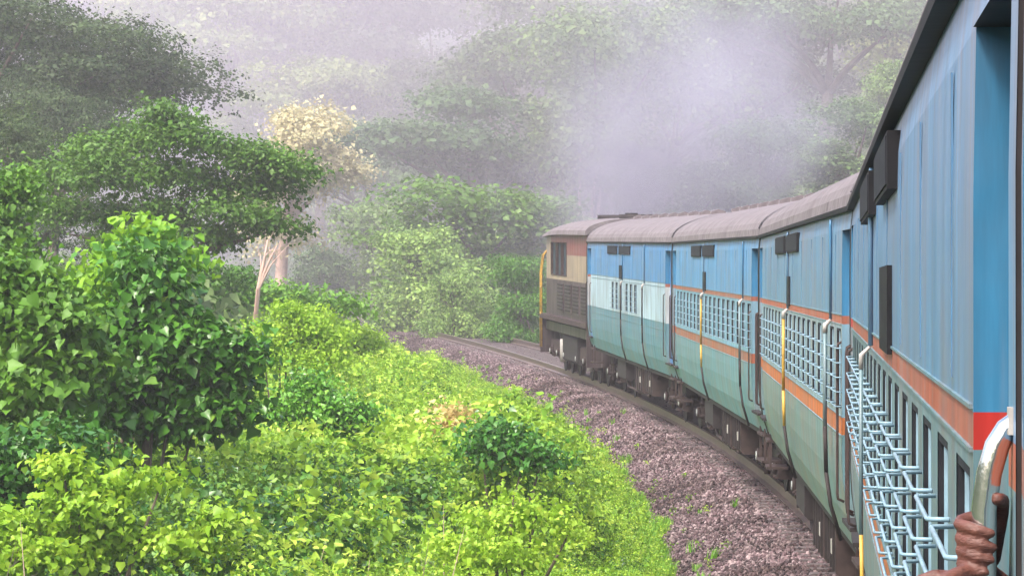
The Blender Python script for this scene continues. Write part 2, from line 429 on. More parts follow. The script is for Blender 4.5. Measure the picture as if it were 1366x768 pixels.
def make_coach(special=False, wins=None, open_door=False, liv=BASIC, tint=(1, 1, 1), grab=True, **kw):
    t = empty('passenger_coach', **kw)
    wins = WY if wins is None else wins
    body = MB()
    for sgn in (-1, 1):
        ys = {-HL, HL}
        for a, b in DOORS: ys |= {a, b}
        for y in wins: ys |= {y - WW, y + WW}
        ys = sorted(ys)
        for ya, yb in zip(ys, ys[1:]):
            ym = (ya + yb) / 2
            door = any(a < ym < b for a, b in DOORS); win = any(abs(ym - y) < WW for y in wins)
            for (x0, z0), (x1, z1) in zip(PROF, PROF[1:]):
                zm = (z0 + z1) / 2
                if door and 1.25 < zm < 3.32: continue
                if win and 2.03 < zm < 2.61: continue
                q = [(sgn * x0, ya, z0), (sgn * x1, ya, z1), (sgn * x1, yb, z1), (sgn * x0, yb, z0)]
                m = row_mat(zm, liv, special)
                body.face(q if sgn > 0 else q[::-1], m)
        # end panels
    for e in (-1, 1):
        pr = [(-x, z) for x, z in PROF] + [(x, z) for x, z in PROF[::-1]]
        q = [(x, e * (HL - .002), z) for x, z in pr]
        body.face(q if e > 0 else q[::-1], GRIME)
    body.box(-1.45, 1.45, -HL + .02, HL - .02, 1.18, 1.24, GRIME)
    # inner lining keeps the saloon dark behind the panes
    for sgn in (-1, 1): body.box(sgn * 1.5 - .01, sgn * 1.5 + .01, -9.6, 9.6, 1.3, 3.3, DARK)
    o = body.build('body', t); o.color = (*tint, 1)
    # roof
    rf = MB(); prof = []
    for k in range(0, 25):
        a = math.pi * k / 24
        prof.append((1.628 * math.cos(a), 3.47 + .57 * math.sin(a) ** .88))
    ysr = [-HL - .04, -HL + .3, -7.4, -3.7, 0, 3.7, 7.4, HL - .3, HL + .04]
    for ya, yb in zip(ysr, ysr[1:]):
        for (xa, za), (xb, zb) in zip(prof, prof[1:]):
            rf.face([(xa, ya, za), (xa, yb, za), (xb, yb, zb), (xb, ya, zb)], ROOFM, True)
    for yy in ysr:
        for (xa, za), (xb, zb) in zip(prof, prof[1:]):
            if abs(yy) > HL: continue
            rf.face([(xa * 1.004, yy - .025, za + .008), (xa * 1.004, yy + .025, za + .008), (xb * 1.004, yy + .025, zb + .008), (xb * 1.004, yy - .025, zb + .008)], ROOFM)
    for e in (-1, 1): rf.face([(x, e * (HL + .04), z) for x, z in prof][::-e], GRIME)
    rfo = rf.build('roof', t); rfo.color = (1, 1, 1, 1)
    if 'rv' not in _cache:
        v = MB(); v.prism([(-.16, -.1), (.16, -.1), (.13, .06), (0, .10), (-.13, .06)], -.18, .18, ROOFM); _cache['rv'] = v.mesh('roof_ventilator')
    for y in np.arange(-8.8, 9, 2.2): link('roof_ventilator', _cache['rv'], t, loc=(-.55, float(y), 3.99))
    # gutter under the roof edge and the moulding lines
    for sg in (-1, 1):
        g = MB(); g.box(min(sg * 1.60, sg * 1.646), max(sg * 1.60, sg * 1.646), -HL, HL, 3.445, 3.478, BLACK)
        g.build('gutter', t)
    mo = MB()
    for z in (1.835, 1.975, 2.64, 2.71): mo.box(-1.626, -1.619, -9.70, 9.70, z, z + .007, liv['mid'])
    mo.build('moulding', t)
    if 'seam' not in _cache:
        sm1 = MB(); sm1.box(-1.6225, -1.618, -.022, .022, 2.74, 3.30, liv['up'])
        _cache['seam'] = sm1.mesh('panel_seam')
    for y in np.arange(-8.75, 9, 2.14):
        q_ = link('panel_seam', _cache['seam'], t, loc=(0, float(y), 0)); q_.color = (*tint, 1)
    # windows
    fm, pm = window_meshes(); gm = grille_mesh()
    for sg in (-1, 1):
        for y in wins:
            fr = link('window', fm, t, loc=(sg * 1.62, y, 0), rot=(0, 0, 0 if sg < 0 else math.pi))
            link('pane', pm, fr); 
            if sg < 0: link('window_grille', gm, fr)
    # doors
    for sg in (-1, 1):
        for a, b in DOORS:
            op = open_door and sg < 0 and a < 0
            jm = MB(); X = sg * 1.62
            xi = sg * (1.62 - (.16 if not op else .16))
            for y in (a, b):
                for (x0, z0), (x1, z1) in zip(PROF[1:], PROF[2:]):
                    if z0 >= 3.32: continue
                    zm = (z0 + z1) / 2
                    mt = liv['jband'] if 2.645 < zm < 2.705 else (row_mat(zm, liv, special) if zm < 2.645 else liv['jamb'])
                    e = .0 
                    jm.face([(sg * x0, y, z0), (xi, y, z0), (xi, y, z1), (sg * x1, y, z1)], mt)
            jm.face([(X, a, 3.32), (X, b, 3.32), (xi, b, 3.32), (xi, a, 3.32)], BLACK)
            jm.box(min(X, xi), max(X, xi), a, b, 1.22, 1.25, GRIME)
            fo = jm.build('door_frame', t)
            if op:
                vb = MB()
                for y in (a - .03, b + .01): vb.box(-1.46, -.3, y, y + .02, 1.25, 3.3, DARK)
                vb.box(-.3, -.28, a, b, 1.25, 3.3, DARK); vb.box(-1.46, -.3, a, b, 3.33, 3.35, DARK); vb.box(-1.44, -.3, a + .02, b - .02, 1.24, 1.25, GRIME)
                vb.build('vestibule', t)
            else:
                dm = MB(); dx = sg * 1.50
                dc = BLUE_DEEP if special else liv['up']
                x0, x1 = min(dx, dx + sg * .03), max(dx, dx + sg * .03)
                for (ya, yb, za, zb, mt) in ((a, b, 1.25, 2.1, liv['low'] if not special else dc), (a, a + .25, 2.1, 2.8, dc), (b - .25, b, 2.1, 2.8, dc), (a, b, 2.8, 3.32, dc)):
                    dm.box(x0, x1, ya, yb, za, zb, mt)
                dr = dm.build('door', t)
                pw = MB(); pw.box(x0 + .005, x1 - .005, a + .25, b - .25, 2.1, 2.8, GLASS)
                pw.build('pane', dr)
            if sg < 0:
                for y in (a - .07, b + .07):
                    if op: continue
                    if not grab: continue
                    h = MB(); h.tube([(-1.61, y, 2.52), (-1.645, y, 2.50), (-1.65, y, 2.46), (-1.65, y, 1.42), (-1.645, y, 1.38), (-1.60, y, 1.36)], .010, GRIME2, 6)
                    h.build('door_handrail', t)
            st = MB()
            for k, zz_ in enumerate((.95, .62)):
                st.box(min(sg * 1.30, sg * 1.56), max(sg * 1.30, sg * 1.56), a + .15, b - .15, zz_, zz_ + .03, GRIME2)
            for y in (a + .16, b - .19): st.box(min(sg * 1.50, sg * 1.53), max(sg * 1.50, sg * 1.53), y, y + .03, .6, 1.05, GRIME2)
            st.build('door_steps', t)
    # boards under the gutter and the chart panel
    for (ya, yb) in ((-1.7, 1.2), (1.75, 4.4)) if not open_door else ((-3.9, -1.5), (.2, 2.9)):
        e = .012 if not open_door else .024
        b = MB(); b.box(-1.625 - e, -1.6, ya, yb, 3.21, 3.39, BLACK); b.box(-1.63 - e, -1.625 - e, ya + .05, yb - .05, 3.225, 3.375, DARK)
        b.build('destination_board', t)
    ya, yb = (.4, 1.1) if not open_door else (-3.2, -1.7)
    b = MB(); b.box(-1.637, -1.61, ya, yb, 2.69, 2.98, BLACK); b.build('reservation_chart_panel', t)
    # down pipes
    for i, y in enumerate((.9, -8.2)):
        if open_door and i: continue
        if special: y = (.2, -5.2)[i]
        d_ = MB()
        d_.tube([(-1.625, y, 3.42), (-1.63, y, 3.38), (-1.63, y, 2.66)], .012, liv['up'], 6)
        kk = .55 if open_door else 1.
        d_.tube([(-1.63, y, 2.66), (-1.67, y, 2.62), (-1.672, y, 2.56)], [.012 * kk, .022 * kk, .02 * kk], PALEM, 6)
        lower = (liv['mid'], YELLOW) if open_door else (GRIME, GRIME) if special else ((YELLOW, YELLOW) if i == 0 else (TEALB, GRIME))
        d_.tube([(-1.672, y, 2.56), (-1.672, y, 1.85)], .016 * kk, lower[0], 6)
        d_.tube([(-1.672, y, 1.85), (-1.665, y, 1.5)], .0165 * kk, lower[1], 6)
        d_.tube([(-1.665, y, 1.5), (-1.63, y, 1.25), (-1.55, y, .98)], .016, GRIME, 6)
        d_.build('drain_pipe', t)
    # underframe
    u = MB()
    for sg in (-1, 1):
        u.box(sg * 1.42 - .05, sg * 1.42 + .05, -HL, HL, .92, 1.17, GRIME)
    for y in (-10.6, -4, 0, 4, 10.6): u.box(-1.40, 1.40, y - .08, y + .08, .95, 1.15, GRIME)
    u.box(-.25, .25, -HL, HL, .9, 1.15, GRIME)
    u.build('underframe', t)
    for (ya, yb, za, nm) in ((-4.6, -3.0, .42, 'battery_box'), (-2.3, -.6, .38, 'battery_box'), (2.0, 4.2, .5, 'water_tank')):
        b = MB()
        b.box(-1.42, -.5, ya, yb, za, .96, GRIME2 if nm == 'battery_box' else GRIME, .04)
        if nm == 'battery_box':
            for y in np.linspace(ya + .1, yb - .1, 4): b.box(-1.445, -1.42, y - .02, y + .02, za + .05, .92, GRIME)
            b.box(-1.44, -1.42, ya + .3, ya + .5, .6, .72, PALEM)
        b.build(nm, t)
    tr = MB()
    tr.tube([(-1.3, -5.2, .92), (-1.3, -2.6, .35), (-1.3, 2.6, .35), (-1.3, 5.2, .92)], .03, GRIME2, 6)
    tr.tube([(-.9, -1, .5), (-.9, 1, .5)], .2, GRIME, 10)
    tr.build('truss_rod', t)
    for y in (-7.45, 7.45): bogie(t, y)
    # added black rim painting the shade of the coach gap onto the body ends
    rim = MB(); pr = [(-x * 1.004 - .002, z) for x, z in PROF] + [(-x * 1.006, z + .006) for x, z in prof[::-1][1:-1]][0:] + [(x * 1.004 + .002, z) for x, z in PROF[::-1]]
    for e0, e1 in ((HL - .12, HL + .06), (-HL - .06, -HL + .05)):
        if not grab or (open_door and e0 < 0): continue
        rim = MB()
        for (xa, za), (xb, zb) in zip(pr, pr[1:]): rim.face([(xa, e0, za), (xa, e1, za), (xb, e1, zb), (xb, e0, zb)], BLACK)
        rim.build('gap_shade_rim', t)
    # gangway at the front end
    g = MB()
    for k in range(4): g.box(-.62, .62, HL + .002 + k * .055, HL + .03 + k * .055, 1.2, 3.35, BLACK)
    g.box(-.58, .58, HL, HL + .22, 1.25, 3.3, BLACK)
    g.build('gangway_bellows', t)
    for e in (-1, 1):
        bf = MB(); bf.tube([(0, e * (HL - .3), 1.05), (0, e * (HL + .1), 1.05)], .12, GRIME, 8); bf.build('coupler', t)
    return t
def wheel_mesh():
    if 'wh' in _cache: return _cache['wh']
    mb = MB(); n = 28
    rings = [(.44, -.065), (.455, .0), (.49, .012), (.485, .035), (.40, .035), (.37, .01), (.16, .0), (.12, .05), (0.001, .05)]
    rings = [(r, x) for r, x in [(.001, -.09), (.10, -.09), (.14, -.05), (.36, -.03), (.39, -.07), (.452, -.07), (.457, .03), (.485, .04), (.485, .065), (.3, .065), (.001, .065)]]
    b = 0
    for r, x in rings:
        for k in range(n):
            a = 2 * math.pi * k / n; mb.v.append((x, r * math.cos(a), r * math.sin(a)))
    for i in range(len(rings) - 1):
        for k in range(n):
            k2 = (k + 1) % n
            mb.f.append((i * n + k, i * n + k2, (i + 1) * n + k2, (i + 1) * n + k)); mb.m.append(mb.mi(RAILM if 4 <= i <= 6 else GRIME)); mb.sm.append(False)
    _cache['wh'] = mb.mesh('wheel'); return _cache['wh']
def bogie_meshes():
    if 'b' in _cache: return _cache['b']
    f = MB()
    for sg in (-1, 1):
        X = sg * 1.12
        prof = [(-1.75, .62), (-1.2, .62), (-.75, .42), (.75, .42), (1.2, .62), (1.75, .62), (1.75, .80), (1.1, .84), (.7, .66), (-.7, .66), (-1.1, .84), (-1.75, .80)]
        n = len(prof); b = len(f.v)
        for x in (X - .07, X + .07): f.v += [(x, y, z) for y, z in prof]
        for i in range(n):
            j = (i + 1) % n; f.f.append((b + i, b + j, b + n + j, b + n + i)); f.m.append(f.mi(GRIME)); f.sm.append(False)
        # concave outline: cap with quads across matching points
        for i0, i1, i2, i3 in ((0, 1, 10, 11), (1, 2, 9, 10), (2, 3, 8, 9), (3, 4, 7, 8), (4, 5, 6, 7)):
            for o_ in (0, n): f.f.append(tuple(b + o_ + q for q in (i0, i1, i2, i3))); f.m.append(0); f.sm.append(False)
        f.tube([(sg * 1.16, -.45, .28), (sg * 1.16, .45, .28)], .03, GRIME2, 6)
        for y in (-.22, .22):
            pts = [(sg * 1.22 + .09 * math.cos(a), y + .09 * math.sin(a), .34 + .045 * a / 1.2) for a in np.arange(0, 9.5, .55)]
            f.tube(pts, .02, GRIME2, 5)
        f.tube([(sg * 1.25, 0, .3), (sg * 1.25, 0, .95)], .045, GRIME2, 6)
    f.box(-1.1, 1.1, -.28, .28, .45, .7, GRIME)
    ax = MB()
    ax.tube([(-1.15, 0, .457), (1.15, 0, .457)], .08, GRIME, 8)
    jb = MB()
    jb.box(-.10, .10, -.17, .17, -.14, .2, GRIME2, .03)
    jb.tube([(-.10, 0, .02), (-.16, 0, .02)], .10, GRIME2, 12); jb.tube([(-.16, 0, .02), (-.175, 0, .02)], .06, WHITE, 10)
    for y in (-.24, .24):
        jb.tube([(.0, y, -.02), (0, y, .32)], .05, GRIME, 8)
    _cache['b'] = (f.mesh('bogie_frame'), ax.mesh('axle'), jb.mesh('axle_box')); return _cache['b']
def bogie(t, y, spread=1.448):
    fm, am, jm = bogie_meshes(); wm = wheel_mesh()
    f = link('bogie', fm, t, loc=(0, y, 0))
    for yy in (-spread, spread):
        link('axle', am, f, loc=(0, yy, 0))
        for sg in (-1, 1):
            link('wheel', wm, f, loc=(sg * .83, yy, .457), rot=(0, 0, 0 if sg > 0 else math.pi))
            link('axle_box', jm, f, loc=(sg * 1.13, yy, .457), rot=(0, 0, 0 if sg < 0 else math.pi))
def place(t, s):
    t.location = on_track(s, 0, 0) - Vector((math.cos(s / R0), math.sin(s / R0), 0)) * .05
    t.rotation_euler = (0, -CANT, s / R0)

GRP = 'blue passenger coaches of the curving train'
c0 = make_coach(open_door=True, liv=dict(BASIC, jband=RED), tint=(1.15, 1.0, 1.0), grab=True,
    label='nearest long blue coach with barred windows and a red-banded open doorway at right', cat='coach', group=GRP)
place(c0, 0); c0.location.x -= .008
c1 = make_coach(liv=dict(BASIC, mid=MIDPALE), tint=(1.35, 1.12, 1.05), label='pale blue grey coach second ahead, with yellow drain pipe and orange band under its windows', cat='coach', group=GRP)
place(c1, LP)
c2 = make_coach(liv=dict(BASIC, b1=BANDTOP, mid=MIDPALE), tint=(1.1, 1.3, 1.4), label='bright blue coach directly behind the white-banded coach, brown band under its windows', cat='coach', group=GRP)
place(c2, 2 * LP)
c3 = make_coach(special=True, wins=[-3.0, -1.9, -.8, .8, 1.9, 3.0], tint=(.9, 1.15, 1.35), label='coach with a white middle band, coupled directly behind the locomotive', cat='coach', group=GRP)
place(c3, 3 * LP)
# the open doorway's near grab rail and the camera's own coach
def grab_rail():
    h = MB(); y = -10.97
    pts = [(-1.60, y, 2.735), (-1.612, y, 2.733), (-1.628, y, 2.722), (-1.640, y, 2.70), (-1.650, y, 2.665), (-1.656, y, 2.62), (-1.657, y, 2.56), (-1.657, y, 1.6), (-1.650, y, 1.5), (-1.62, y, 1.45), (-1.60, y, 1.45)]
    h.tube(pts, [.0145] * 3 + [.0165] * 8, CHROME, 16); o = h.build('grab_rail', c0, label='polished steel grab rail beside the open doorway')
    b = MB(); b.box(-1.626, -1.6, y - .02, y + .02, 2.715, 2.75, PALEM); b.build('rail_bracket', c0)
grab_rail()
cm = make_coach(tint=(1.1, 1.1, 1.1), grab=False, label='coach cut off by the right edge of the photo, only a sliver visible', cat='coach', group=GRP)
place(cm, -LP + .14)

# ================================================================== LOCOMOTIVE
def make_loco():
    t = empty('diesel_locomotive', label='maroon, cream and brown diesel locomotive pulling the train out of its own smoke', cat='locomotive')
    h = 5.5; W = 1.38
    rows = [(1.50, 2.45, MAUVE), (2.45, 3.10, CREAM), (3.10, 3.62, MAROON)]
    b = MB(); CW0, CW1 = .0, 4.2       # cab window span along y
    for sg in (-1, 1):
        for z0, z1, m in rows:
            for ya, yb in ((-h, CW0), (CW0, CW1), (CW1, h)):
                za = z0
                mm = CREAM if (m is MAROON and ya >= CW1) else m
                if (ya, yb) == (CW0, CW1) and m is CREAM: za = 2.55; b.face([(sg * W, ya, 2.45), (sg * W, ya, 2.55), (sg * W, yb, 2.55), (sg * W, yb, 2.45)], CREAM); continue
                if (ya, yb) == (CW0, CW1) and m is MAROON: b.face([(sg * W, ya, 3.42), (sg * W, ya, z1), (sg * W, yb, z1), (sg * W, yb, 3.42)], MAROON); b.face([(sg * W, ya, 3.28), (sg * W, ya, 3.42), (sg * W, yb, 3.42), (sg * W, yb, 3.28)], DARK) if False else None; continue
                b.face([(sg * W, ya, z0), (sg * W, ya, z1), (sg * W, yb, z1), (sg * W, yb, z0)], mm)
    for e in (-1, 1): b.face([(x, e * h, z) for x, z in ((-W, 1.5), (W, 1.5), (W, 3.62), (-W, 3.62))], CREAM)
    b.box(-W + .08, W - .08, -h + .1, h - .1, 1.5, 3.5, DARK)
    b.build('body', t)
    for sg in (-1, 1):
        for ya, yb in ((.0, 1.3), (1.4, 2.7), (2.8, 4.2)):
            w_ = MB(); w_.box(sg * (W - .06) - .01, sg * (W - .06) + .01, ya + .03, yb - .03, 2.58, 3.40, GLASS)
            f = MB()
            for (a, c, z0, z1) in ((ya, ya + .04, 2.55, 3.42), (yb - .04, yb, 2.55, 3.42), (ya, yb, 2.55, 2.58), (ya, yb, 3.40, 3.42)):
                f.box(min(sg * (W - .05), sg * (W + .015)), max(sg * (W - .05), sg * (W + .015)), a, c, z0, z1, GRIME2)
            fo = f.build('cab_window', t); w_.build('pane', fo)
        for k in range(4):
            y = -5.3 + k * 2.0
            g = MB(); g.box(min(sg * (W - .01), sg * (W + .03)), max(sg * (W - .01), sg * (W + .03)), y, y + 1.4, 1.62, 2.36, MAUVE)
            for z in np.arange(1.68, 2.32, .09): g.box(min(sg * (W + .03), sg * (W + .05)), max(sg * (W + .03), sg * (W + .05)), y + .06, y + 1.34, z, z + .04, GRIME)
            g.build('hood_door', t)
    r = MB(); prof = [(1.5 * math.cos(math.pi * k / 16), 3.62 + .42 * math.sin(math.pi * k / 16) ** .8) for k in range(17)]
    ys = [-h - .05, -3, 0, 2.2, 3.9, h + .12]; dz = [0, 0, 0, -.02, -.10, -.28]
    for (ya, a), (yb, c) in zip(zip(ys, dz), zip(ys[1:], dz[1:])):
        def q(z, d_): return 3.60 + (z - 3.60) * (1 + d_ * 1.6) + d_ * .25
        for (xa, za), (xb, zb) in zip(prof, prof[1:]):
            r.face([(xa, ya, q(za, a)), (xa, yb, q(za, c)), (xb, yb, q(zb, c)), (xb, ya, q(zb, a))], ROOFM, True)
    r.face([(x, -h - .05, z) for x, z in prof], ROOFM); r.face([(x, h + .12, 3.60 + (z - 3.60) * .55 - .07) for x, z in prof], ROOFM)
    r.build('roof', t)
    e = MB(); e.box(-.3, .3, -2.9, -1.8, 3.9, 4.06, GRIME, .04); e.tube([(0, -2.4, 4.0), (0, -2.4, 4.16)], .16, BLACK, 12); e.build('exhaust_stack', t)
    e = MB()
    for y in (.4, -4.6): e.tube([(0, y, 3.98), (0, y, 4.12)], .55, GRIME, 16)
    e.build('radiator_fans', t)
    u = MB(); u.box(-1.52, 1.52, -6.0, 6.0, 1.38, 1.5, GRIME2); u.box(-1.35, 1.35, -6.0, 6.0, 1.08, 1.31, MAUVE)
    u.box(-1.3, 1.3, -1.9, 1.9, .35, 1.08, GRIME, .08); u.build('underframe', t)
    for e_ in (-1, 1):
        b = MB(); b.box(-1.5, 1.5, e_ * 6.02 - .03, e_ * 6.02 + .03, .45, 1.5, MAUVE)
        for x in (-.95, .95): b.tube([(x, e_ * 6.05, 1.08), (x, e_ * 6.4, 1.08)], .1, GRIME, 8); b.tube([(x, e_ * 6.4, 1.08), (x, e_ * 6.45, 1.08)], .22, GRIME2, 12)
        b.build('buffer_beam', t)
    for sg in (-1, 1):
        hr = MB()
        for y in (5.65, 6.02): hr.tube([(sg * 1.5, y, .6), (sg * 1.5, y, 2.6), (sg * 1.44, y, 3.05), (sg * 1.36, 5.5, 3.2)], .022, YELLOW, 6)
        hr.tube([(sg * 1.5, 5.65, 2.2), (sg * 1.5, 6.02, 2.2)], .03, YELLOW, 6); hr.tube([(sg * 1.5, 5.65, 1.5), (sg * 1.5, 6.02, 1.5)], .03, YELLOW, 6)
        hr.build('cab_handrail', t)
    for y in (-3.4, 3.4):
        fm, am, jm = bogie_meshes()
        f = MB(); 
        for sg in (-1, 1): f.box(sg * 1.15 - .08, sg * 1.15 + .08, y - 2.3, y + 2.3, .48, .82, GRIME2, .03); f.tube([(sg * 1.22, y - .9, .3), (sg * 1.22, y - .9, .9)], .09, PALEM if sg < 0 else GRIME, 8)
        f.box(-1.1, 1.1, y - 1.2, y + 1.2, .5, 1.08, GRIME)
        bo = f.build('bogie', t)
        for yy in (-1.85, 0, 1.85):
            for sg in (-1, 1):
                link('wheel', wheel_mesh(), bo, loc=(sg * .83, y + yy, .5), rot=(0, 0, 0 if sg > 0 else math.pi), scale=1.1)
                link('axle_box', jm, bo, loc=(sg * 1.15, y + yy, .5), rot=(0, 0, 0 if sg < 0 else math.pi))
    return t
lo = make_loco(); place(lo, 3 * LP + HL + .25 + 6.4)

# ================================================================== PLANTS
def leaves(n_arr, pos, nrm, size, tint, shape='ovate', droop=.3, rng=RNG):
    """arrays of leaf blades -> verts, faces(tris), tint per face.  nrm is the blade normal"""
    n = len(pos)
    up = rng.normal(size=(n, 3)); up[:, 2] -= droop * 2
    nrm = nrm / np.linalg.norm(nrm, axis=1, keepdims=True)
    ax = up - nrm * np.sum(up * nrm, axis=1, keepdims=True); ax /= np.linalg.norm(ax, axis=1, keepdims=True) + 1e-9
    sd = np.cross(nrm, ax)
    if shape == 'ovate':
        P = [(0, 0, 0), (.40, .30, .10), (-.40, .30, .10), (0, .42, -.02), (0, 1.0, -.16), ]
        F = [(0, 1, 3), (0, 3, 2), (1, 4, 3), (3, 4, 2)]
    elif shape == 'heart':
        P = [(0, 0, 0), (.42, -.06, .06), (.50, .32, .12), (.26, .68, .03), (0, 1.05, -.18), (-.26, .68, .03), (-.50, .32, .12), (-.42, -.06, .06), (0, .45, -.03)]
        F = [(0, 1, 8), (1, 2, 8), (2, 3, 8), (3, 4, 8), (4, 5, 8), (5, 6, 8), (6, 7, 8), (7, 0, 8)]
    elif shape == 'small':
        P = [(0, 0, 0), (.32, .45, .07), (0, 1, -.08), (-.32, .45, .07)]; F = [(0, 1, 2), (0, 2, 3)]
    else:
        P = [(0, 0, 0), (.5, .35, .15), (.15, 1, -.1), (-.5, .55, .12)]; F = [(0, 1, 2), (0, 2, 3)]
    V = np.zeros((n, len(P), 3))
    for i, (a, b, c) in enumerate(P):
        V[:, i] = pos + size[:, None] * (a * sd + b * ax + c * nrm)
    Fa = np.array(F)[None] + (np.arange(n) * len(P))[:, None, None]
    return V.reshape(-1, 3), Fa.reshape(-1, 3), np.repeat(tint, len(F))
def tri_mesh(name, V, F, T, mat):
    me = bpy.data.meshes.new(name)
    me.vertices.add(len(V)); me.vertices.foreach_set('co', V.astype(np.float32).ravel())
    me.loops.add(len(F) * 3); me.loops.foreach_set('vertex_index', F.astype(np.int32).ravel())
    me.polygons.add(len(F)); me.polygons.foreach_set('loop_start', np.arange(0, len(F) * 3, 3, dtype=np.int32))
    me.update(calc_edges=True)
    a = me.attributes.new('tint', 'FLOAT', 'FACE'); a.data.foreach_set('value', T.astype(np.float32))
    me.materials.append(mat); me.validate(); return me
def crown(name, lobes, n, size, mat, shape='small', rng=RNG, shell=.45, upbias=.6, jit=.5, droop=.3, flat=1.):
    """lobes: (x,y,z,rx,ry,rz)"""
    L = []
    for (x, y, z, a, b, c) in lobes:
        L.append((x, y, z, a * .72, b * .72, c * .72))
        for _ in range(6):
            d3 = rng.normal(size=3); d3 /= np.linalg.norm(d3); d3[2] = abs(d3[2]) * .9 - .15; q3 = rng.uniform(.25, .5)
            L.append((x + d3[0] * a * .85, y + d3[1] * b * .85, z + d3[2] * c * .95, a * q3, b * q3, max(c * q3, a * q3 * .5)))
    L = np.array(L, float); wgt = (L[:, 3] * L[:, 4] + L[:, 3] * L[:, 5] * 2); wgt /= wgt.sum()
    k = rng.choice(len(L), n, p=wgt)
    dv = rng.normal(size=(n, 3)); dv /= np.linalg.norm(dv, axis=1, keepdims=True)
    dv[:, 2] = np.where((dv[:, 2] < -.2) & (rng.random(n) < .6), -dv[:, 2], dv[:, 2])
    rad = (1 - shell * rng.random(n) ** 1.6) * (1 + .10 * rng.normal(size=n))
    # clumping: a few hundred twig tips pull the leaves together
    m = max(20, n // 14); tips = rng.choice(n, m); own = rng.choice(m, n)
    own_lobe = k[tips[own]]; k = own_lobe; base = dv[tips[own]]; brad = rad[tips[own]]
    pos0 = L[k, :3] + L[k, 3:] * base * brad[:, None]
    spread = size * (1.7 + 1.0 * rng.random(n))
    pos = pos0 + rng.normal(size=(n, 3)) * spread[:, None] * np.array([1, 1, .55])
    nr = base * .7 + rng.normal(size=(n, 3)) * jit; nr[:, 2] += upbias
    ttip = rng.random(m) ; tl = rng.random(len(L)); tint = np.clip(.32 * tl[k] + .40 * ttip[own] + .28 * rng.random(n), 0, 1)
    sz = size * np.clip(np.exp(rng.normal(0, .33, n)), .45, 2.0)
    V, F, T = leaves(n, pos, nr, sz, tint, shape, droop, rng)
    return tri_mesh(name, V, F, T, mat)

def trunk_mesh(name, H, r, targets, mat=None, rs=0, lean=(0, 0)):
    mb = MB(); rr = random.Random(rs); mat = mat or BARK
    fork = H * .45
    pts = []
    for i in range(6):
        t = i / 5; pts.append((lean[0] * t + rr.uniform(-.1, .1) * r * 3 * t, lean[1] * t + rr.uniform(-.1, .1) * r * 3 * t, fork * t - .4 * (1 - t)))
    mb.tube(pts, [r * (1.25 - .5 * i / 5) for i in range(6)], mat, 8)
    top = Vector(pts[-1])
    for tx, ty, tz in targets:
        T_ = Vector((tx, ty, tz)); mid = top.lerp(T_, .5) + Vector((rr.uniform(-.3, .3), rr.uniform(-.3, .3), rr.uniform(-.1, .5)))
        q1 = top.lerp(mid, .5) + Vector((0, 0, .1)); q2 = mid.lerp(T_, .5)
        mb.tube([top - Vector((0, 0, .2)), q1, mid, q2, T_], [r * .55, r * .42, r * .3, r * .18, r * .06], mat, 6)
    return mb.mesh(name)

def far_tree_kind(seed, H, Rr, style, mat, n=9000, leaf=.26, bark=BARK):
    rg = np.random.default_rng(seed); lob = []
    if style == 'layered':          # rain tree: flat tiers one above another
        for k in range(13):
            a = rg.uniform(0, 6.28); rad = Rr * (rg.uniform(.15, .8)); z = H * (.52 + .42 * (1 - rad / Rr) * rg.uniform(.6, 1.1))
            q = Rr * rg.uniform(.28, .48); lob.append((rad * math.cos(a), rad * math.sin(a), z, q, q, q * .30))
    elif style == 'round':
        for k in range(12):
            a = rg.uniform(0, 6.28); rad = Rr * rg.uniform(.1, .62); z = H * rg.uniform(.38, .88)
            q = Rr * rg.uniform(.28, .46); lob.append((rad * math.cos(a), rad * math.sin(a), z, q, q, q * .75))
    elif style == 'low':            # reaches the ground like overgrown scrub
        for k in range(16):
            a = rg.uniform(0, 6.28); z = H * rg.uniform(.08, .86); rad = Rr * rg.uniform(.1, .75) * (1.1 - .5 * z / H)
            q = Rr * rg.uniform(.26, .42); lob.append((rad * math.cos(a), rad * math.sin(a), z, q, q, q * .62))
    else:                           # tall and narrow
        for k in range(11):
            a = rg.uniform(0, 6.28); z = H * rg.uniform(.35, .95); rad = Rr * rg.uniform(0, .45)
            q = Rr * rg.uniform(.3, .5); lob.append((rad * math.cos(a), rad * math.sin(a), z, q, q, q * .8))
    cm_ = crown('crown', lob, n, leaf, mat, 'far', rg, .5, .7, .55)
    tg = [(l[0], l[1], l[2]) for l in lob[:8]]
    tm = trunk_mesh('trunk', H, H * .022 + .05, tg, bark, seed)
    return cm_, tm
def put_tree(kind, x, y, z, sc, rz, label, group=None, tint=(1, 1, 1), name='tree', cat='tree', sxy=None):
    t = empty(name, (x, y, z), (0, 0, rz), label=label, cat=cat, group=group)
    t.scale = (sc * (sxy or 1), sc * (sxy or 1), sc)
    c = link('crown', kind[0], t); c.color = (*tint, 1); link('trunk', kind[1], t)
    return t

FAR = [far_tree_kind(21, 12, 6.5, 'layered', LF_FAR, 22000, .16), far_tree_kind(22, 11, 5.5, 'round', LF_FAR, 22000, .15),
       far_tree_kind(23, 13, 7.5, 'layered', LF_FAR, 26000, .17), far_tree_kind(24, 14, 4.0, 'narrow', LF_FAR, 17000, .16),
       far_tree_kind(25, 6.5, 4.2, 'low', LF_FAR, 22000, .13), far_tree_kind(26, 5.5, 3.8, 'low', LF_MID, 22000, .12)]
FAR += [far_tree_kind(41, 13, 7.5, 'layered', LF_FAR, 60000, .085), far_tree_kind(42, 11, 5.5, 'round', LF_FAR, 40000, .08)]
FG = 'hazy forest trees on the slope beyond the track'
words = {0: 'flat-topped tree', 1: 'round-crowned tree', 2: 'wide layered tree', 3: 'tall narrow tree', 4: 'low bushy tree', 5: 'low leafy tree'}
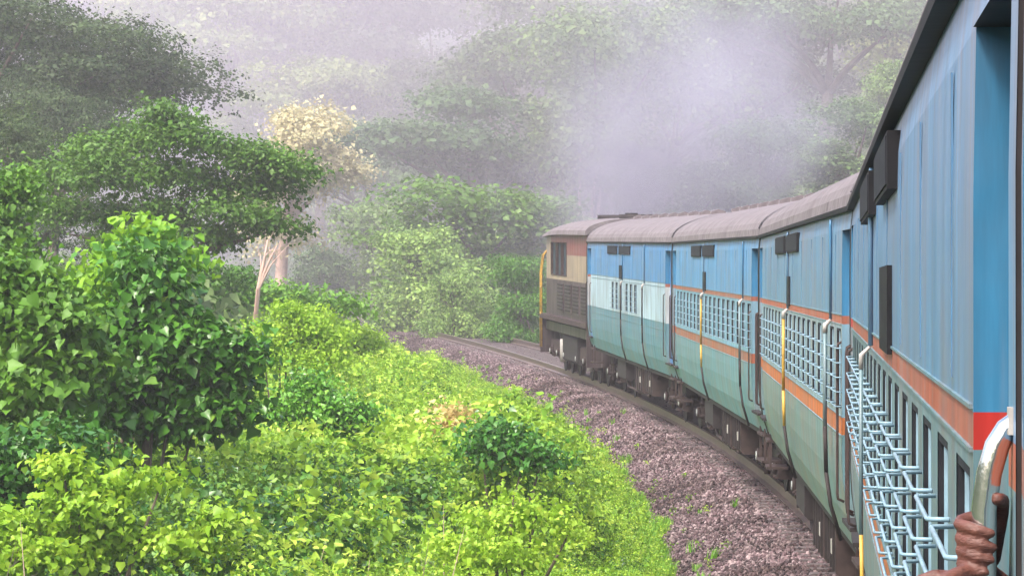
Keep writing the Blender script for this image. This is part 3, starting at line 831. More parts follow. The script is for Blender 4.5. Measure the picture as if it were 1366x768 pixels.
# ---- named background trees: (kind, px, py_top, Y, height, tint, widen, label)
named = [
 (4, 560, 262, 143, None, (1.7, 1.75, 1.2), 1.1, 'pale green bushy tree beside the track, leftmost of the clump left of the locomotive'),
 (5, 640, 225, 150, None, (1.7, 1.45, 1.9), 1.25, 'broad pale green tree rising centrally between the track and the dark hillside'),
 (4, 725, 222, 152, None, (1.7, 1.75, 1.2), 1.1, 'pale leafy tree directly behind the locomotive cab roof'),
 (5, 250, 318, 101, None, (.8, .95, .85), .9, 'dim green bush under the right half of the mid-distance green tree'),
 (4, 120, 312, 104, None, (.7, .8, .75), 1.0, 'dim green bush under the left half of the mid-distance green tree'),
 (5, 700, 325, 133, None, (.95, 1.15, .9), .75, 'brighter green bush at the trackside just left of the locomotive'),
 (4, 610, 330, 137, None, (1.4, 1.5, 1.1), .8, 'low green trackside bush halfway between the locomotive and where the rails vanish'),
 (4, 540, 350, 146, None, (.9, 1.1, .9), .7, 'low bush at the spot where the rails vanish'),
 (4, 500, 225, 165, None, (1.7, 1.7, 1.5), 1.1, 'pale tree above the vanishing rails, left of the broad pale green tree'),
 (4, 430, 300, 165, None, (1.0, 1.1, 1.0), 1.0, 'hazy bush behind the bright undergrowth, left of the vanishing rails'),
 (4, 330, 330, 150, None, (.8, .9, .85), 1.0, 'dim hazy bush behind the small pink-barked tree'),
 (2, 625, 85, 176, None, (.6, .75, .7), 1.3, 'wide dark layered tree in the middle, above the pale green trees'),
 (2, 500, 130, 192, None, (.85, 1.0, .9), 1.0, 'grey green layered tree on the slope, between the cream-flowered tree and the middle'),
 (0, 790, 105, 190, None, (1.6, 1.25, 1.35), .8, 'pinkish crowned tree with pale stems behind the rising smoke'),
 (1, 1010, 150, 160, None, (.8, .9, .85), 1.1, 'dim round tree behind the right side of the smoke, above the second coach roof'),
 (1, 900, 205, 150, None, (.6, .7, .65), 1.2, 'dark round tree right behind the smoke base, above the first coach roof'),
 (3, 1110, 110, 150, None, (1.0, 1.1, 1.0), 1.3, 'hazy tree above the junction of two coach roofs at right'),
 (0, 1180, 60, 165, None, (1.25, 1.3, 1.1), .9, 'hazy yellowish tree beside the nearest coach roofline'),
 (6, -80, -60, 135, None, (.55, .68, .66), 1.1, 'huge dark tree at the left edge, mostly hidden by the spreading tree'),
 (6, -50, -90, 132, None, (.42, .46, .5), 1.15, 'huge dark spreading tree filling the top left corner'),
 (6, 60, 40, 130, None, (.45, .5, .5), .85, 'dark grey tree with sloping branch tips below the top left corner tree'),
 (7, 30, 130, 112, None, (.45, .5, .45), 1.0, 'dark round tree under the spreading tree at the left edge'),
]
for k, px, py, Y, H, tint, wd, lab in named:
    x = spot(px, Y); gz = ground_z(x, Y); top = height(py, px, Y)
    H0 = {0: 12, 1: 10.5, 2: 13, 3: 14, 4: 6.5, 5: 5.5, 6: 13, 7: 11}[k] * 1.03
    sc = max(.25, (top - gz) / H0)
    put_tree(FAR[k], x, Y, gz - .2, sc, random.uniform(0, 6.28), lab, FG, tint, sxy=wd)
CREAMT = far_tree_kind(31, 9, 3.6, 'round', LF_CREAM, 16000, .12, BARK_PALE)
Yc = 158; xc = spot(372, Yc); gz = ground_z(xc, Yc); put_tree(CREAMT, xc, Yc, gz, (height(118, 388, Yc) - gz) / 9.3, .5, 'cream-flowered tree glowing pale in the haze at upper left', None, (1, 1, 1), 'flowering_tree', sxy=1.05)
# ---- general forest on the slope
rg = random.Random(5); cnt = 0; fwords = ['upper', 'lower']
COLS = ((0, 'past the left edge'), (130, 'in the top left corner'), (300, 'above the mid-distance green tree'), (420, 'behind the cream-flowered tree'), (520, 'right of the cream-flowered tree'),
        (640, 'above the vanishing rails'), (760, 'above and left of the locomotive'), (880, 'behind the thick of the smoke'), (1000, 'above the first coach'), (1100, 'above the second coach'),
        (1200, 'above the third coach'), (9999, 'past the nearest coach roofline'))
RANK = ('front', 'middle', 'back', 'farthest'); seen = set()
for row, (Y, step) in enumerate(((185, 95), (212, 88), (245, 88), (285, 80))):
    px = -100 + rg.uniform(0, 40)
    while px < (1330 if row < 3 else 560):
        yy = Y + rg.uniform(-9, 9); x = spot(px, yy); l = lat_of(x, yy)
        if l > 7 or l < -9:
            g = rg.choice((.45, .6, .8, 1.1, 1.4)); tint = (g * rg.uniform(.9, 1.2), g, g * rg.uniform(.85, 1.1))
            where = [w_ for q, w_ in COLS if px < q][0]
            for _ in range(30):
                k = rg.choice([0, 1, 2, 2, 3, 0, 4]); lab = '%s, %s rank on the misty slope, %s' % (words[k], RANK[row], where)
                if lab not in seen: break
            seen.add(lab)
            put_tree(FAR[k], x, yy, ground_z(x, yy) - .2, rg.uniform(.85, 1.25) * (1.5 if k == 4 else 1) * (1.9 if row == 3 else 1.35 if row == 2 and px < 520 else 1), rg.uniform(0, 6.28),
                     lab, FG, tint)
            cnt += 1
        px += step * rg.uniform(.8, 1.2)
# pale bare stems in front of the pinkish tree
st = empty('bare_stemmed_tree', (0, 0, 0), label='cluster of pale bare upright stems left of the smoke', cat='tree')
Ys = 178; x0 = spot(775, Ys)
for dx, top, bot in ((-.5, 205, 262), (.05, 160, 262), (.3, 172, 262)):
    zt = height(top, 775, Ys); z0 = ground_z(x0 + dx, Ys) - .3
    if dx == -.5: st.location = (x0, Ys, z0)
    sm_ = MB(); sm_.tube([(dx, 0, -.3), (dx + .1, 0, (zt - z0) / 2), (dx * 1.3, 0, zt - z0)], [.10, .08, .04], BARK_PALE, 6); sm_.build('stem', st)

# ---- green tree at mid left
def mid_tree():
    Y = 92.; x0 = spot(215, Y); gz = ground_z(x0, Y)
    rg = np.random.default_rng(3); lob = []
    def L(px, py, rpx, rpy, dy=0):
        q = Y / 5257
        lob.append((spot(px, Y) - x0, dy, height(py, px, Y) - gz, rpx * q, rpx * q * .9, rpy * q))
    for a in ((200, 165, 55, 28), (150, 195, 50, 28, .5), (245, 190, 55, 30, -.5), (90, 205, 45, 28), (60, 235, 40, 32, .6), (130, 240, 60, 34, -.6), (215, 240, 65, 34, .4), (300, 215, 55, 26),
              (350, 212, 42, 22, -.3), (385, 232, 34, 18), (320, 250, 50, 24, .4), (290, 280, 55, 26, -.4), (345, 298, 36, 22), (375, 305, 24, 16), (200, 290, 65, 28), (100, 290, 60, 28, .3), (50, 280, 36, 28), (250, 320, 60, 26), (150, 330, 50, 26)):
        L(*a)
    c = crown('crown', lob, 40000, .10, LF_MID, 'small', rg, .5, .6, .5)
    t = empty('green_tree', (x0, Y, gz), label='wide green leafy tree in mid distance at left, branches reaching right', cat='tree')
    o = link('crown', c, t); o.color = (1.2, 1.15, 1.35, 1)
    mb = MB()
    for bx, tp in ((-1.2, [(-2.4, .1), (-1.3, 1.0)]), (-.3, [(-.8, 1.2), (.4, 1.5)]), (.5, [(1.4, .9), (2.3, .6)])):
        z0 = 0; zf = height(330, 215, Y) - gz
        mb.tube([(bx * .5, 0, -.3), (bx * .8, .1, zf * .5), (bx, 0, zf)], [.13, .10, .08], BARK, 7)
        for tx, tz in tp: mb.tube([(bx, 0, zf - .1), ((bx + tx) / 2, .2, zf + tz * .4), (tx, 0, zf + tz)], [.07, .05, .02], BARK, 6)
    mb.build('trunk', t)
mid_tree()
def pink_tree():
    Y = 88.; x0 = spot(345, Y); gz = ground_z(x0, Y); q = Y / 5257
    t = empty('pink_barked_tree', (x0, Y, gz), label='small leafless tree with pale pink forked stems below the green tree', cat='tree')
    mb = MB(); zt = height(318, 345, Y) - gz; zb = height(385, 342, Y) - gz
    for (dx, z, r) in ((3, zt, .035), (16, zt - 8 * q, .03), (-5, zt - 20 * q, .02), (26, zt - 12 * q, .02)):
        mb.tube([(-3 * q, 0, -.2), (-3 * q, 0, zb), (dx * q * .4, 0, (zb * .4 + z * .6)), (dx * q, 0, z)], [.06, .055, r, r * .4], BARK_PALE, 6)
    mb.build('trunk', t)
    tg = MB(); rr = random.Random(2)
    for k in range(14):
        a = (rr.uniform(-5, 20) * q, rr.uniform(-.2, .2), zb + (zt - zb) * rr.uniform(.4, .95))
        tg.tube([a, (a[0] + rr.uniform(-.25, .3), a[1], a[2] + rr.uniform(.15, .4))], [.012, .004], BARK_PALE, 5)
    tg.build('twigs', t)
pink_tree()

# ---- foreground shrubs
def shrub(name, label, Y, lobes_px, n, leaf, mat, shape='ovate', tint=(1, 1, 1), single=0, seed=1, cat='shrub', group=None, depth=.8, jit=.5, droop=.5):
    rg = np.random.default_rng(seed); q = Y / 5257
    pxs = [a[0] for a in lobes_px]; x0 = spot(sum(pxs) / len(pxs), Y); gz = ground_z(x0, Y)
    lob = []
    for i, (px, py, rx, ry) in enumerate(lobes_px):
        lob.append((spot(px, Y) - x0, rg.uniform(-.3, .3) * rx * q, height(py, px, Y) - gz, rx * q, rx * q * depth, ry * q))
    t = empty(name, (x0, Y, gz), label=label, cat=cat, group=group)
    c = crown('foliage', lob, n, leaf, mat, shape, rg, .4, .5, jit, droop)
    o = link('foliage', c, t, kind='stuff' if single else None); o.color = (*tint, 1)
    mb = MB()
    for i, l in enumerate(lob[:7]):
        mb.tube([(l[0] * .15, l[1] * .1, -.3), (l[0] * .5, l[1], l[2] * .5), (l[0], l[1], l[2])], [.035, .025, .01], BARK, 5)
    mb.build('stem', t)
    if single:       # the blades that show largest are leaves of their own, on the side the light and camera reach
        meshes = []
        for j in range(4):
            V, F, T = leaves(1, np.zeros((1, 3)), np.array([[0., -.25, 1.]]), np.array([leaf * 1.0]), np.array([[.15, .4, .7, 1.][j]]), shape, .3, np.random.default_rng(50 + j))
            meshes.append(tri_mesh('leaf', V, F, T, mat))
        L_ = np.array(lob)
        for j in range(single):
            l = L_[rg.integers(len(L_))]
            d_ = rg.normal(size=3); d_ /= np.linalg.norm(d_); d_[1] = -abs(d_[1]); d_[2] = abs(d_[2]) * .9 if rg.random() < .7 else d_[2]
            p = l[:3] + l[3:] * d_ * rg.uniform(.95, 1.12)
            lo_ = link('leaf', meshes[j % 4], t, loc=tuple(p), rot=(rg.uniform(.1, 1.1), rg.uniform(-.5, .5), rg.uniform(-1.6, 1.6)), scale=rg.uniform(.75, 1.3))
            lo_.color = (*tint, 1)
    return t
shrub('vine_covered_shrub', 'tall conical shrub at left smothered in dark glossy vine leaves', 46,
      [(190, 350, 26, 26), (200, 395, 36, 32), (190, 440, 46, 36), (245, 450, 44, 36), (160, 490, 40, 36), (215, 500, 60, 44), (285, 500, 46, 40), (305, 555, 40, 36), (240, 565, 62, 40), (165, 555, 44, 40), (318, 475, 22, 24), (225, 420, 30, 24)],
      11000, .09, LF_DARK, 'heart', (2.7, 2.2, 1.5), 280, 4, droop=.9)
shrub('leafy_sapling', 'yellow green leafy sapling top poking up behind the dark vine-covered shrub', 47.5,
      [(190, 325, 26, 18), (165, 352, 28, 22), (212, 348, 22, 20), (150, 385, 28, 24), (186, 306, 12, 9), (138, 420, 24, 24)],
      3000, .09, LF_BRIGHT, 'heart', (.85, .95, .9), 90, 5, 'sapling', droop=.9)
shrub('round_leaved_shrub', 'mid green shrub with round leaves at the left edge beside the dark vine-covered shrub', 44,
      [(20, 430, 50, 40), (60, 470, 50, 40), (30, 520, 55, 45), (85, 430, 34, 26), (0, 390, 45, 40), (50, 570, 60, 45), (10, 620, 50, 50), (100, 500, 36, 36), (60, 400, 30, 22)],
      8000, .09, LF_MID, 'heart', (1.15, 1.2, 1.2), 150, 6, droop=.8)
shrub('edge_shrub', 'dim green shrub touching the left edge above the round-leaved shrub', 60,
      [(0, 330, 45, 40), (35, 370, 40, 34), (0, 260, 30, 40), (60, 400, 36, 24), (-20, 300, 30, 50)],
      7000, .085, LF_MID, 'ovate', (1.5, 1.45, 1.4), 0, 7)
shrub('low_dark_bush', 'low dark green bush in the bottom left corner area, under the round-leaved shrub', 39,
      [(20, 620, 50, 36), (70, 640, 45, 36), (0, 680, 45, 36), (110, 600, 30, 26)], 3400, .08, LF_DARK, 'ovate', (1.9, 1.7, 1.3), 0, 8)
shrub('dark_bush', 'dark small-leaved bush right of the vine-covered shrub amid bright undergrowth', 55,
      [(430, 545, 45, 34), (470, 560, 42, 30), (400, 565, 38, 28), (450, 580, 50, 24), (425, 520, 26, 18)], 6500, .06, LF_DARK, 'ovate', (1.9, 1.8, 1.2), 0, 9)
shrub('dark_bush', 'dark broad-leaved bush in the undergrowth just left of the middle of the ballast edge', 47,
      [(690, 590, 34, 22), (720, 605, 36, 20), (665, 608, 26, 18), (745, 618, 22, 14)], 3000, .065, LF_DARK, 'ovate', (1.6, 1.6, 1.3), 0, 10)
shrub('yellow_leaved_plant', 'bright yellow-tipped bush in the undergrowth near the bottom middle', 38.5,
      [(712, 662, 22, 10), (745, 690, 34, 16), (690, 700, 36, 18), (790, 715, 22, 14), (715, 745, 60, 26), (650, 740, 34, 18)], 3800, .055, LF_BRIGHT, 'ovate', (1.0, 1.0, .95), 0, 11)
shrub('yellow_leaved_plant', 'bright lime bush beneath the vine-covered shrub, with large drooping leaves', 38,
      [(105, 635, 26, 16), (180, 655, 34, 14), (240, 640, 22, 12), (130, 680, 50, 18), (50, 710, 44, 18), (110, 745, 70, 24), (200, 725, 50, 24), (20, 760, 50, 24), (280, 735, 40, 24), (320, 700, 26, 14)], 6500, .06, LF_BRIGHT, 'heart', (.95, .95, .8), 120, 12, droop=.8)
shrub('lime_bush', 'tall lime bush with rounded top at the upper edge of the undergrowth', 72,
      [(400, 425, 40, 18), (375, 450, 40, 24), (430, 450, 40, 22), (360, 480, 36, 26), (400, 490, 44, 26), (450, 480, 36, 22), (385, 415, 18, 9)], 11000, .06, LF_BRIGHT, 'ovate', (1.1, 1.05, 1), 0, 13)
shrub('lime_bush', 'lime green bush closing the undergrowth where the rails vanish', 95,
      [(470, 448, 32, 14), (435, 440, 36, 18), (495, 462, 24, 12), (455, 472, 40, 16), (500, 480, 22, 12)], 8000, .075, LF_BRIGHT, 'ovate', (1.15, 1.1, 1.05), 0, 14)
shrub('pink_tipped_bush', 'small bush with pinkish cream young leaves in the middle of the undergrowth', 58,
      [(625, 560, 18, 14), (640, 572, 16, 10), (608, 575, 16, 12)], 900, .075, LF_CREAM, 'ovate', (.9, .8, .55), 0, 15)
shrub('hazy_bush', 'soft green bush line behind the lime bush, below the pink-barked tree', 105,
      [(300, 400, 50, 26), (360, 400, 45, 22), (240, 395, 45, 28), (430, 410, 40, 20), (470, 415, 30, 16), (280, 430, 60, 26)], 8000, .12, LF_MID, 'small', (1.0, 1.15, 1.15), 0, 16)

# ---- undergrowth, one uncountable mass of leafy herbs
def herb(seed, n, H, spread, leaf, mat, shape='ovate', stems=5):
    rg = np.random.default_rng(seed); m = stems; base = rg.normal(size=(m, 2)) * spread * .25
    tip = base + rg.normal(size=(m, 2)) * spread * .55; hh = H * rg.uniform(.6, 1.05, m)
    k = rg.integers(m, size=n); t = rg.random(n) ** .55
    pos = np.zeros((n, 3)); pos[:, :2] = base[k] + (tip[k] - base[k]) * t[:, None] ** 1.5 + rg.normal(size=(n, 2)) * leaf * .9; pos[:, 2] = hh[k] * t
    out = pos[:, :2] - base[k]; nr = rg.normal(size=(n, 3)) * .6; nr[:, :2] += out * 1.2; nr[:, 2] += .7
    V, F, T = leaves(n, pos, nr, leaf * rg.uniform(.6, 1.3, n), np.clip(t * .35 + rg.random(n) * .65, 0, 1), shape, .4, rg)
    return bpy.data.objects.new('herb', tri_mesh('herb', V, F, T, mat))
def undergrowth():
    pr = [herb(1, 200, .8, .4, .048, LF_BRIGHT), herb(2, 240, .75, .42, .040, LF_BRIGHT), herb(3, 130, .9, .4, .062, LF_BRIGHT, 'heart'), herb(4, 240, .65, .45, .040, LF_MID),
          herb(5, 180, .8, .4, .052, LF_DARK), herb(6, 280, .75, .45, .034, LF_BRIGHT, 'small', 8), herb(7, 260, 1.1, .3, .044, LF_BRIGHT, 'small', 3), herb(8, 140, .8, .4, .055, LF_MID, 'ovate', 3)]
    pts = []; rots = []; sc = []; idx = []; rr = random.Random(9)
    n = 0
    while n < 26000:
        Y = 33 + 112 * rr.random() ** 1.1
        px = rr.uniform(-140, 960); x = spot(px, Y); l = lat_of(x, Y)
        if l > -3.0 or l < -34: continue
        edge = smooth(2.9, 5.0 + 3.5 * smooth(70, 100, Y), -l)
        lump = noise.noise(Vector((x * .45, Y * .28, 7.7)))
        s = (.42 + .68 * edge) * (1.0 + .95 * lump) * rr.uniform(.75, 1.25)
        s = min(1.55, max(.3, s) * (.8 + .006 * (Y - 36)))
        pts.append((x, Y, ground_z(x, Y) + .25 * edge + max(0, lump) * .5 * edge)); rots.append((rr.uniform(-.25, .25), rr.uniform(-.25, .25), rr.uniform(0, 6.28))); sc.append(s * 1.15)
        patch = noise.noise(Vector((x * .22, Y * .12, 1.3)))
        idx.append(rr.choice([3, 4, 4, 7, 3]) if patch < -.36 + rr.uniform(-.2, .2) else rr.choice([0, 1, 1, 2, 5, 5, 6, 3, 7]))
        n += 1
    gn_scatter('undergrowth', pts, rots, sc, idx, pr, label='dense bright green leafy undergrowth between the shrubs and the ballast', cat='undergrowth')
undergrowth()
def stalks():
    mb = MB(); rr = random.Random(77); V = []; Fc = []
    for i in range(260):
        Y = 36 + 60 * rr.random(); px = rr.uniform(0, 900); x = spot(px, Y)
        if lat_of(x, Y) > -4.2: continue
        z = ground_z(x, Y); h = rr.uniform(.9, 1.7); a = rr.uniform(-.25, .25); b_ = rr.uniform(-.2, .2)
        mb.tube([(x, Y, z), (x + a * .4, Y + b_, z + h * .6), (x + a, Y + b_, z + h)], [.008, .006, .002], BARK if i % 3 else BARK_PALE, 4)
        for k in range(3):
            t = rr.uniform(.45, .9); q = (x + a * t, Y + b_, z + h * t)
            mb.tube([q, (q[0] + rr.uniform(-.2, .2), q[1], q[2] + rr.uniform(.05, .25))], [.004, .0015], BARK, 4)
    mb.build('dry_stalks', kind='stuff', label='thin dry stalks and twigs poking up through the undergrowth', cat='stalks')
stalks()
def slope_cover():
    pr = [herb(11, 70, 1.6, 1.0, .26, LF_FAR, 'far'), herb(12, 70, 1.3, 1.1, .24, LF_MID, 'far'), herb(13, 70, 2.0, .9, .28, LF_FAR, 'far')]
    pts = []; rots = []; sc = []; idx = []; rr = random.Random(19); n = 0
    while n < 7000:
        Y = 85 + 235 * rr.random(); px = rr.uniform(-200, 1560); x = spot(px, Y); l = lat_of(x, Y)
        if -9 < l < 3.6: continue
        s = rr.uniform(.7, 1.5) * (1 if l < 0 or l > 7 else .5)
        pts.append((x, Y, ground_z(x, Y))); rots.append((rr.uniform(-.2, .2), rr.uniform(-.2, .2), rr.uniform(0, 6.28))); sc.append(s); idx.append(rr.randrange(3)); n += 1
    gn_scatter('forest_floor_scrub', pts, rots, sc, idx, pr, label='hazy low scrub covering the forest floor beyond the track', cat='scrub')
slope_cover()
def grass():
    def tuft(seed, n, H):
        rg = np.random.default_rng(seed); mb_v = []; F = []; T = []
        for i in range(n):
            a = rg.uniform(0, 6.28); b = rg.normal(size=2) * .06; h = H * rg.uniform(.5, 1.1); o = rg.uniform(.1, .5) * h; w_ = .007
            d_ = np.array([math.cos(a), math.sin(a)]); p = np.array([-d_[1], d_[0]]) * w_
            k = len(mb_v); m_ = b + d_ * o * .35; e = b + d_ * o
            mb_v += [(b[0] - p[0], b[1] - p[1], -.03), (b[0] + p[0], b[1] + p[1], -.03), (m_[0] + p[0], m_[1] + p[1], h * .6), (m_[0] - p[0], m_[1] - p[1], h * .6), (e[0], e[1], h * .93)]
            F += [(k, k + 1, k + 2), (k, k + 2, k + 3), (k + 3, k + 2, k + 4)]; T += [rg.random()] * 3
        return bpy.data.objects.new('tuft', tri_mesh('tuft', np.array(mb_v), np.array(F), np.array(T), GRASSM))
    pr = [tuft(1, 26, .34), tuft(2, 30, .26), tuft(3, 22, .45), herb(31, 30, .3, .16, .05, LF_BRIGHT, 'ovate')]
    pts = []; rots = []; sc = []; idx = []; rr = random.Random(29); n = 0
    while n < 17000:
        s = 14 + 130 * rr.random() ** 1.1
        l = -2.62 - abs(rr.gauss(0, .9)) if rr.random() < .8 else 2.9 + abs(rr.gauss(0, 1.2))
        if rr.random() < .006: l = -2.55 + abs(rr.gauss(0, .45))
        edge = noise.noise(Vector((s * .35, 0, 5))) * .28 + noise.noise(Vector((s * 1.4, 0, 9))) * .12
        l += edge
        p = on_track(s, l, 0, False); zg = ground_z(p.x, p.y)
        if abs(l) < 3.1: zg = max(on_track(s, l, bed_profile(l)).z - .02, -1.05)
        pts.append((p.x, p.y, zg)); rots.append((rr.uniform(-.2, .2), rr.uniform(-.2, .2), rr.uniform(0, 6.28)))
        sc.append(rr.uniform(.5, 1.2) * (.55 + .6 * smooth(2.6, 3.6, abs(l)))); idx.append(rr.choice([0, 1, 1, 3, 3, 3])); n += 1
    gn_scatter('grass_verge', pts, rots, sc, idx, pr, label='strip of short bright grass along the foot of the ballast', cat='grass')
grass()

# ================================================================== PERSON IN THE DOORWAY
def capsule_chain(bm_v, bm_f, pts, rad, n=12):
    mb = MB(); P = []; Rr = []
    for i in range(len(pts)): P.append(Vector(pts[i])); Rr.append(rad[i])
    # rounded ends
    a = (P[0] - P[1]).normalized(); b = (P[-1] - P[-2]).normalized()
    P2 = [P[0] + a * Rr[0] * .95, P[0] + a * Rr[0] * .7] + P + [P[-1] + b * Rr[-1] * .7, P[-1] + b * Rr[-1] * .95]
    R2 = [Rr[0] * .25, Rr[0] * .7] + Rr + [Rr[-1] * .7, Rr[-1] * .25]
    mb.tube(P2, R2, SKIN, n)
    k = len(bm_v); bm_v += mb.v; bm_f += [tuple(k + i for i in f) for f in mb.f]
def person():
    # local frame of the nearest coach; rail at x=-1.657, y=-10.97
    rx, ry = -1.657, -10.97; hz = 2.573
    V = []; F = []
    # torso, head, legs: sitting on the doorway floor, knees out over the step
    px_, py_ = -1.36, -10.45; fl = 1.25
    capsule_chain(V, F, [(px_, py_, fl + .12), (px_ + .02, py_, fl + .30), (px_ + .0, py_, fl + .46), (px_ - .02, py_, fl + .56)], [.155, .14, .165, .12], 16)
    capsule_chain(V, F, [(px_ - .02, py_ - .17, fl + .56), (px_ - .02, py_ + .17, fl + .56)], [.06, .06])
    capsule_chain(V, F, [(px_ - .02, py_, fl + .55), (px_ - .03, py_, fl + .70)], [.06, .055])
    for sg in (-1, 1):
        capsule_chain(V, F, [(px_, py_ + sg * .10, fl + .10), (px_ - .22, py_ + sg * .13, fl + .14), (px_ - .42, py_ + sg * .13, fl + .12), (px_ - .44, py_ + sg * .13, fl - .10), (px_ - .40, py_ + sg * .13, fl - .32), (px_ - .44, py_ + sg * .13, fl - .36), (px_ - .56, py_ + sg * .14, fl - .39)], [.095, .085, .065, .06, .042, .045, .03])
    # head
    hb = Vector((px_ - .05, py_, fl + .80))
    n = 14; k0 = len(V); prof = [(.0, .118), (.035, .112), (.062, .09), (.078, .05), (.085, .01), (.08, -.03), (.066, -.07), (.045, -.10), (.0, -.115)]
    for r, z in prof:
        for j in range(n):
            a = 6.283 * j / n; V.append((hb.x + (r + .001) * 1.12 * math.cos(a), hb.y + (r + .001) * .95 * math.sin(a), hb.z + z))
    for i in range(len(prof) - 1):
        for j in range(n): F.append((k0 + i * n + j, k0 + i * n + (j + 1) % n, k0 + (i + 1) * n + (j + 1) % n, k0 + (i + 1) * n + j))
    capsule_chain(V, F, [(hb.x - .09, hb.y, hb.z + .02), (hb.x - .115, hb.y, hb.z - .02)], [.010, .016])
    for sg in (-1, 1): capsule_chain(V, F, [(hb.x, hb.y + sg * .082, hb.z + .02), (hb.x, hb.y + sg * .084, hb.z - .02)], [.018, .012])
    # raised right arm to the rail: wrist beyond the rail, palm on its far side
    wr = Vector((rx + .004, ry + .088, hz - .052))
    capsule_chain(V, F, [(px_ - .02, py_ - .18, fl + .56), (px_ - .04, py_ - .26, fl + .78), (px_ - .10, py_ - .30, fl + .94), (-1.60, -10.80, 2.40), wr], [.055, .045, .042, .036, .026])
    lens = [1.0, 1.05, 1.0, .88]
    for i in range(4):
        z = hz + .028 - i * .0160 - (.002 if i else 0); r = .0165 + (.0100, .0088, .0080, .0070)[i]; s_ = lens[i]
        k = Vector((rx - .004, ry + .036, z - .002))
        capsule_chain(V, F, [wr + Vector((0, -.004, .022 - i * .012)), wr.lerp(k, .5), k], [.017, .015, .0105])
        ang = [2.15, 2.65, 3.25, 3.9, 4.45 * (.5 + .5 * s_), 5.05 * (.5 + .5 * s_)]
        pts = [k] + [(rx + r * math.cos(a) * (1.22 if q in (1, 2) else 1.0), ry + r * math.sin(a) * 1.05, z + .006 - .0035 * q) for q, a in enumerate(ang)]
        capsule_chain(V, F, pts, [.0090, .0094, .0086, .0080, .0088, .0076, .0064], 12)
    capsule_chain(V, F, [(rx - .010, ry + .040, hz + .022), (rx - .008, ry + .042, hz - .022)], [.014, .013], 12)
    capsule_chain(V, F, [(rx - .024, ry + .004, hz + .024), (rx - .023, ry + .004, hz - .020)], [.0062, .0055], 10)
    capsule_chain(V, F, [wr + Vector((.006, -.012, .03)), (rx + .022, ry + .040, hz + .040), (rx + .024, ry + .014, hz + .056), (rx + .018, ry - .012, hz + .060)], [.016, .013, .0105, .0085], 12)
    # left arm reaches out below it, fingers spread over the lower fist
    el = Vector((-1.50, -10.58, 2.38)); mid = Vector((-1.655, -10.83, 2.515)); w2 = Vector((-1.675, -10.97, 2.528))
    capsule_chain(V, F, [(px_ - .02, py_ + .17, fl + .56), (px_ - .04, py_ + .10, fl + .74), (-1.42, -10.46, 2.22), el, mid, w2], [.05, .045, .042, .036, .030, .022])
    for i in range(4):
        b = w2 + Vector((-.022, -.030, .004 - i * .017)); q = 1 - .08 * abs(i - 1)
        capsule_chain(V, F, [w2 + Vector((0, 0, -.008 * i)), b, b + Vector((-.026 * q, -.018, .004)), b + Vector((-.046 * q, -.020, -.002)), b + Vector((-.060 * q, -.012, -.010))], [.018, .0105, .0096, .0088, .0074], 12)
    capsule_chain(V, F, [w2 + Vector((.0, -.015, .006)), w2 + Vector((-.016, -.042, .010)), w2 + Vector((-.034, -.058, .004))], [.014, .011, .0085], 12)
    me = bpy.data.meshes.new('person'); me.from_pydata([tuple(v) for v in V], [], F); me.materials.append(SKIN)
    base = Vector((px_, py_, fl))
    me.transform(Matrix.Translation(-base))
    o = link('person', me, label='person at the open doorway, hidden but for hands gripping the shiny rail', cat='person')
    o.matrix_world = Matrix.LocRotScale(c0.location, c0.rotation_euler, None) @ Matrix.Translation(base)
    rm = o.modifiers.new('remesh', 'REMESH'); rm.mode = 'VOXEL'; rm.voxel_size = .0032; rm.use_smooth_shade = True
    sm = o.modifiers.new('smooth', 'SMOOTH'); sm.factor = .5; sm.iterations = 3
    sh = MB(); 
    sh.tube([(0, 0, .02), (.02, 0, .30), (0, 0, .47), (-.02, 0, .60)], [.175, .165, .19, .10], SHIRT, 18); sh.build('shirt', o)
    tr = MB()
    for sg in (-1, 1): tr.tube([(.02, sg * .09, .11), (-.22, sg * .13, .15), (-.43, sg * .13, .13), (-.455, sg * .13, -.1), (-.41, sg * .13, -.28)], [.13, .105, .085, .075, .065], TROUSER, 14)
    tr.build('trousers', o)
    hr = MB(); hr.tube([(-.03, 0, .80), (-.03, 0, .86), (-.035, 0, .90), (-.04, 0, .925)], [.098, .098, .08, .03], HAIR, 16); hr.build('hair', o)
person()

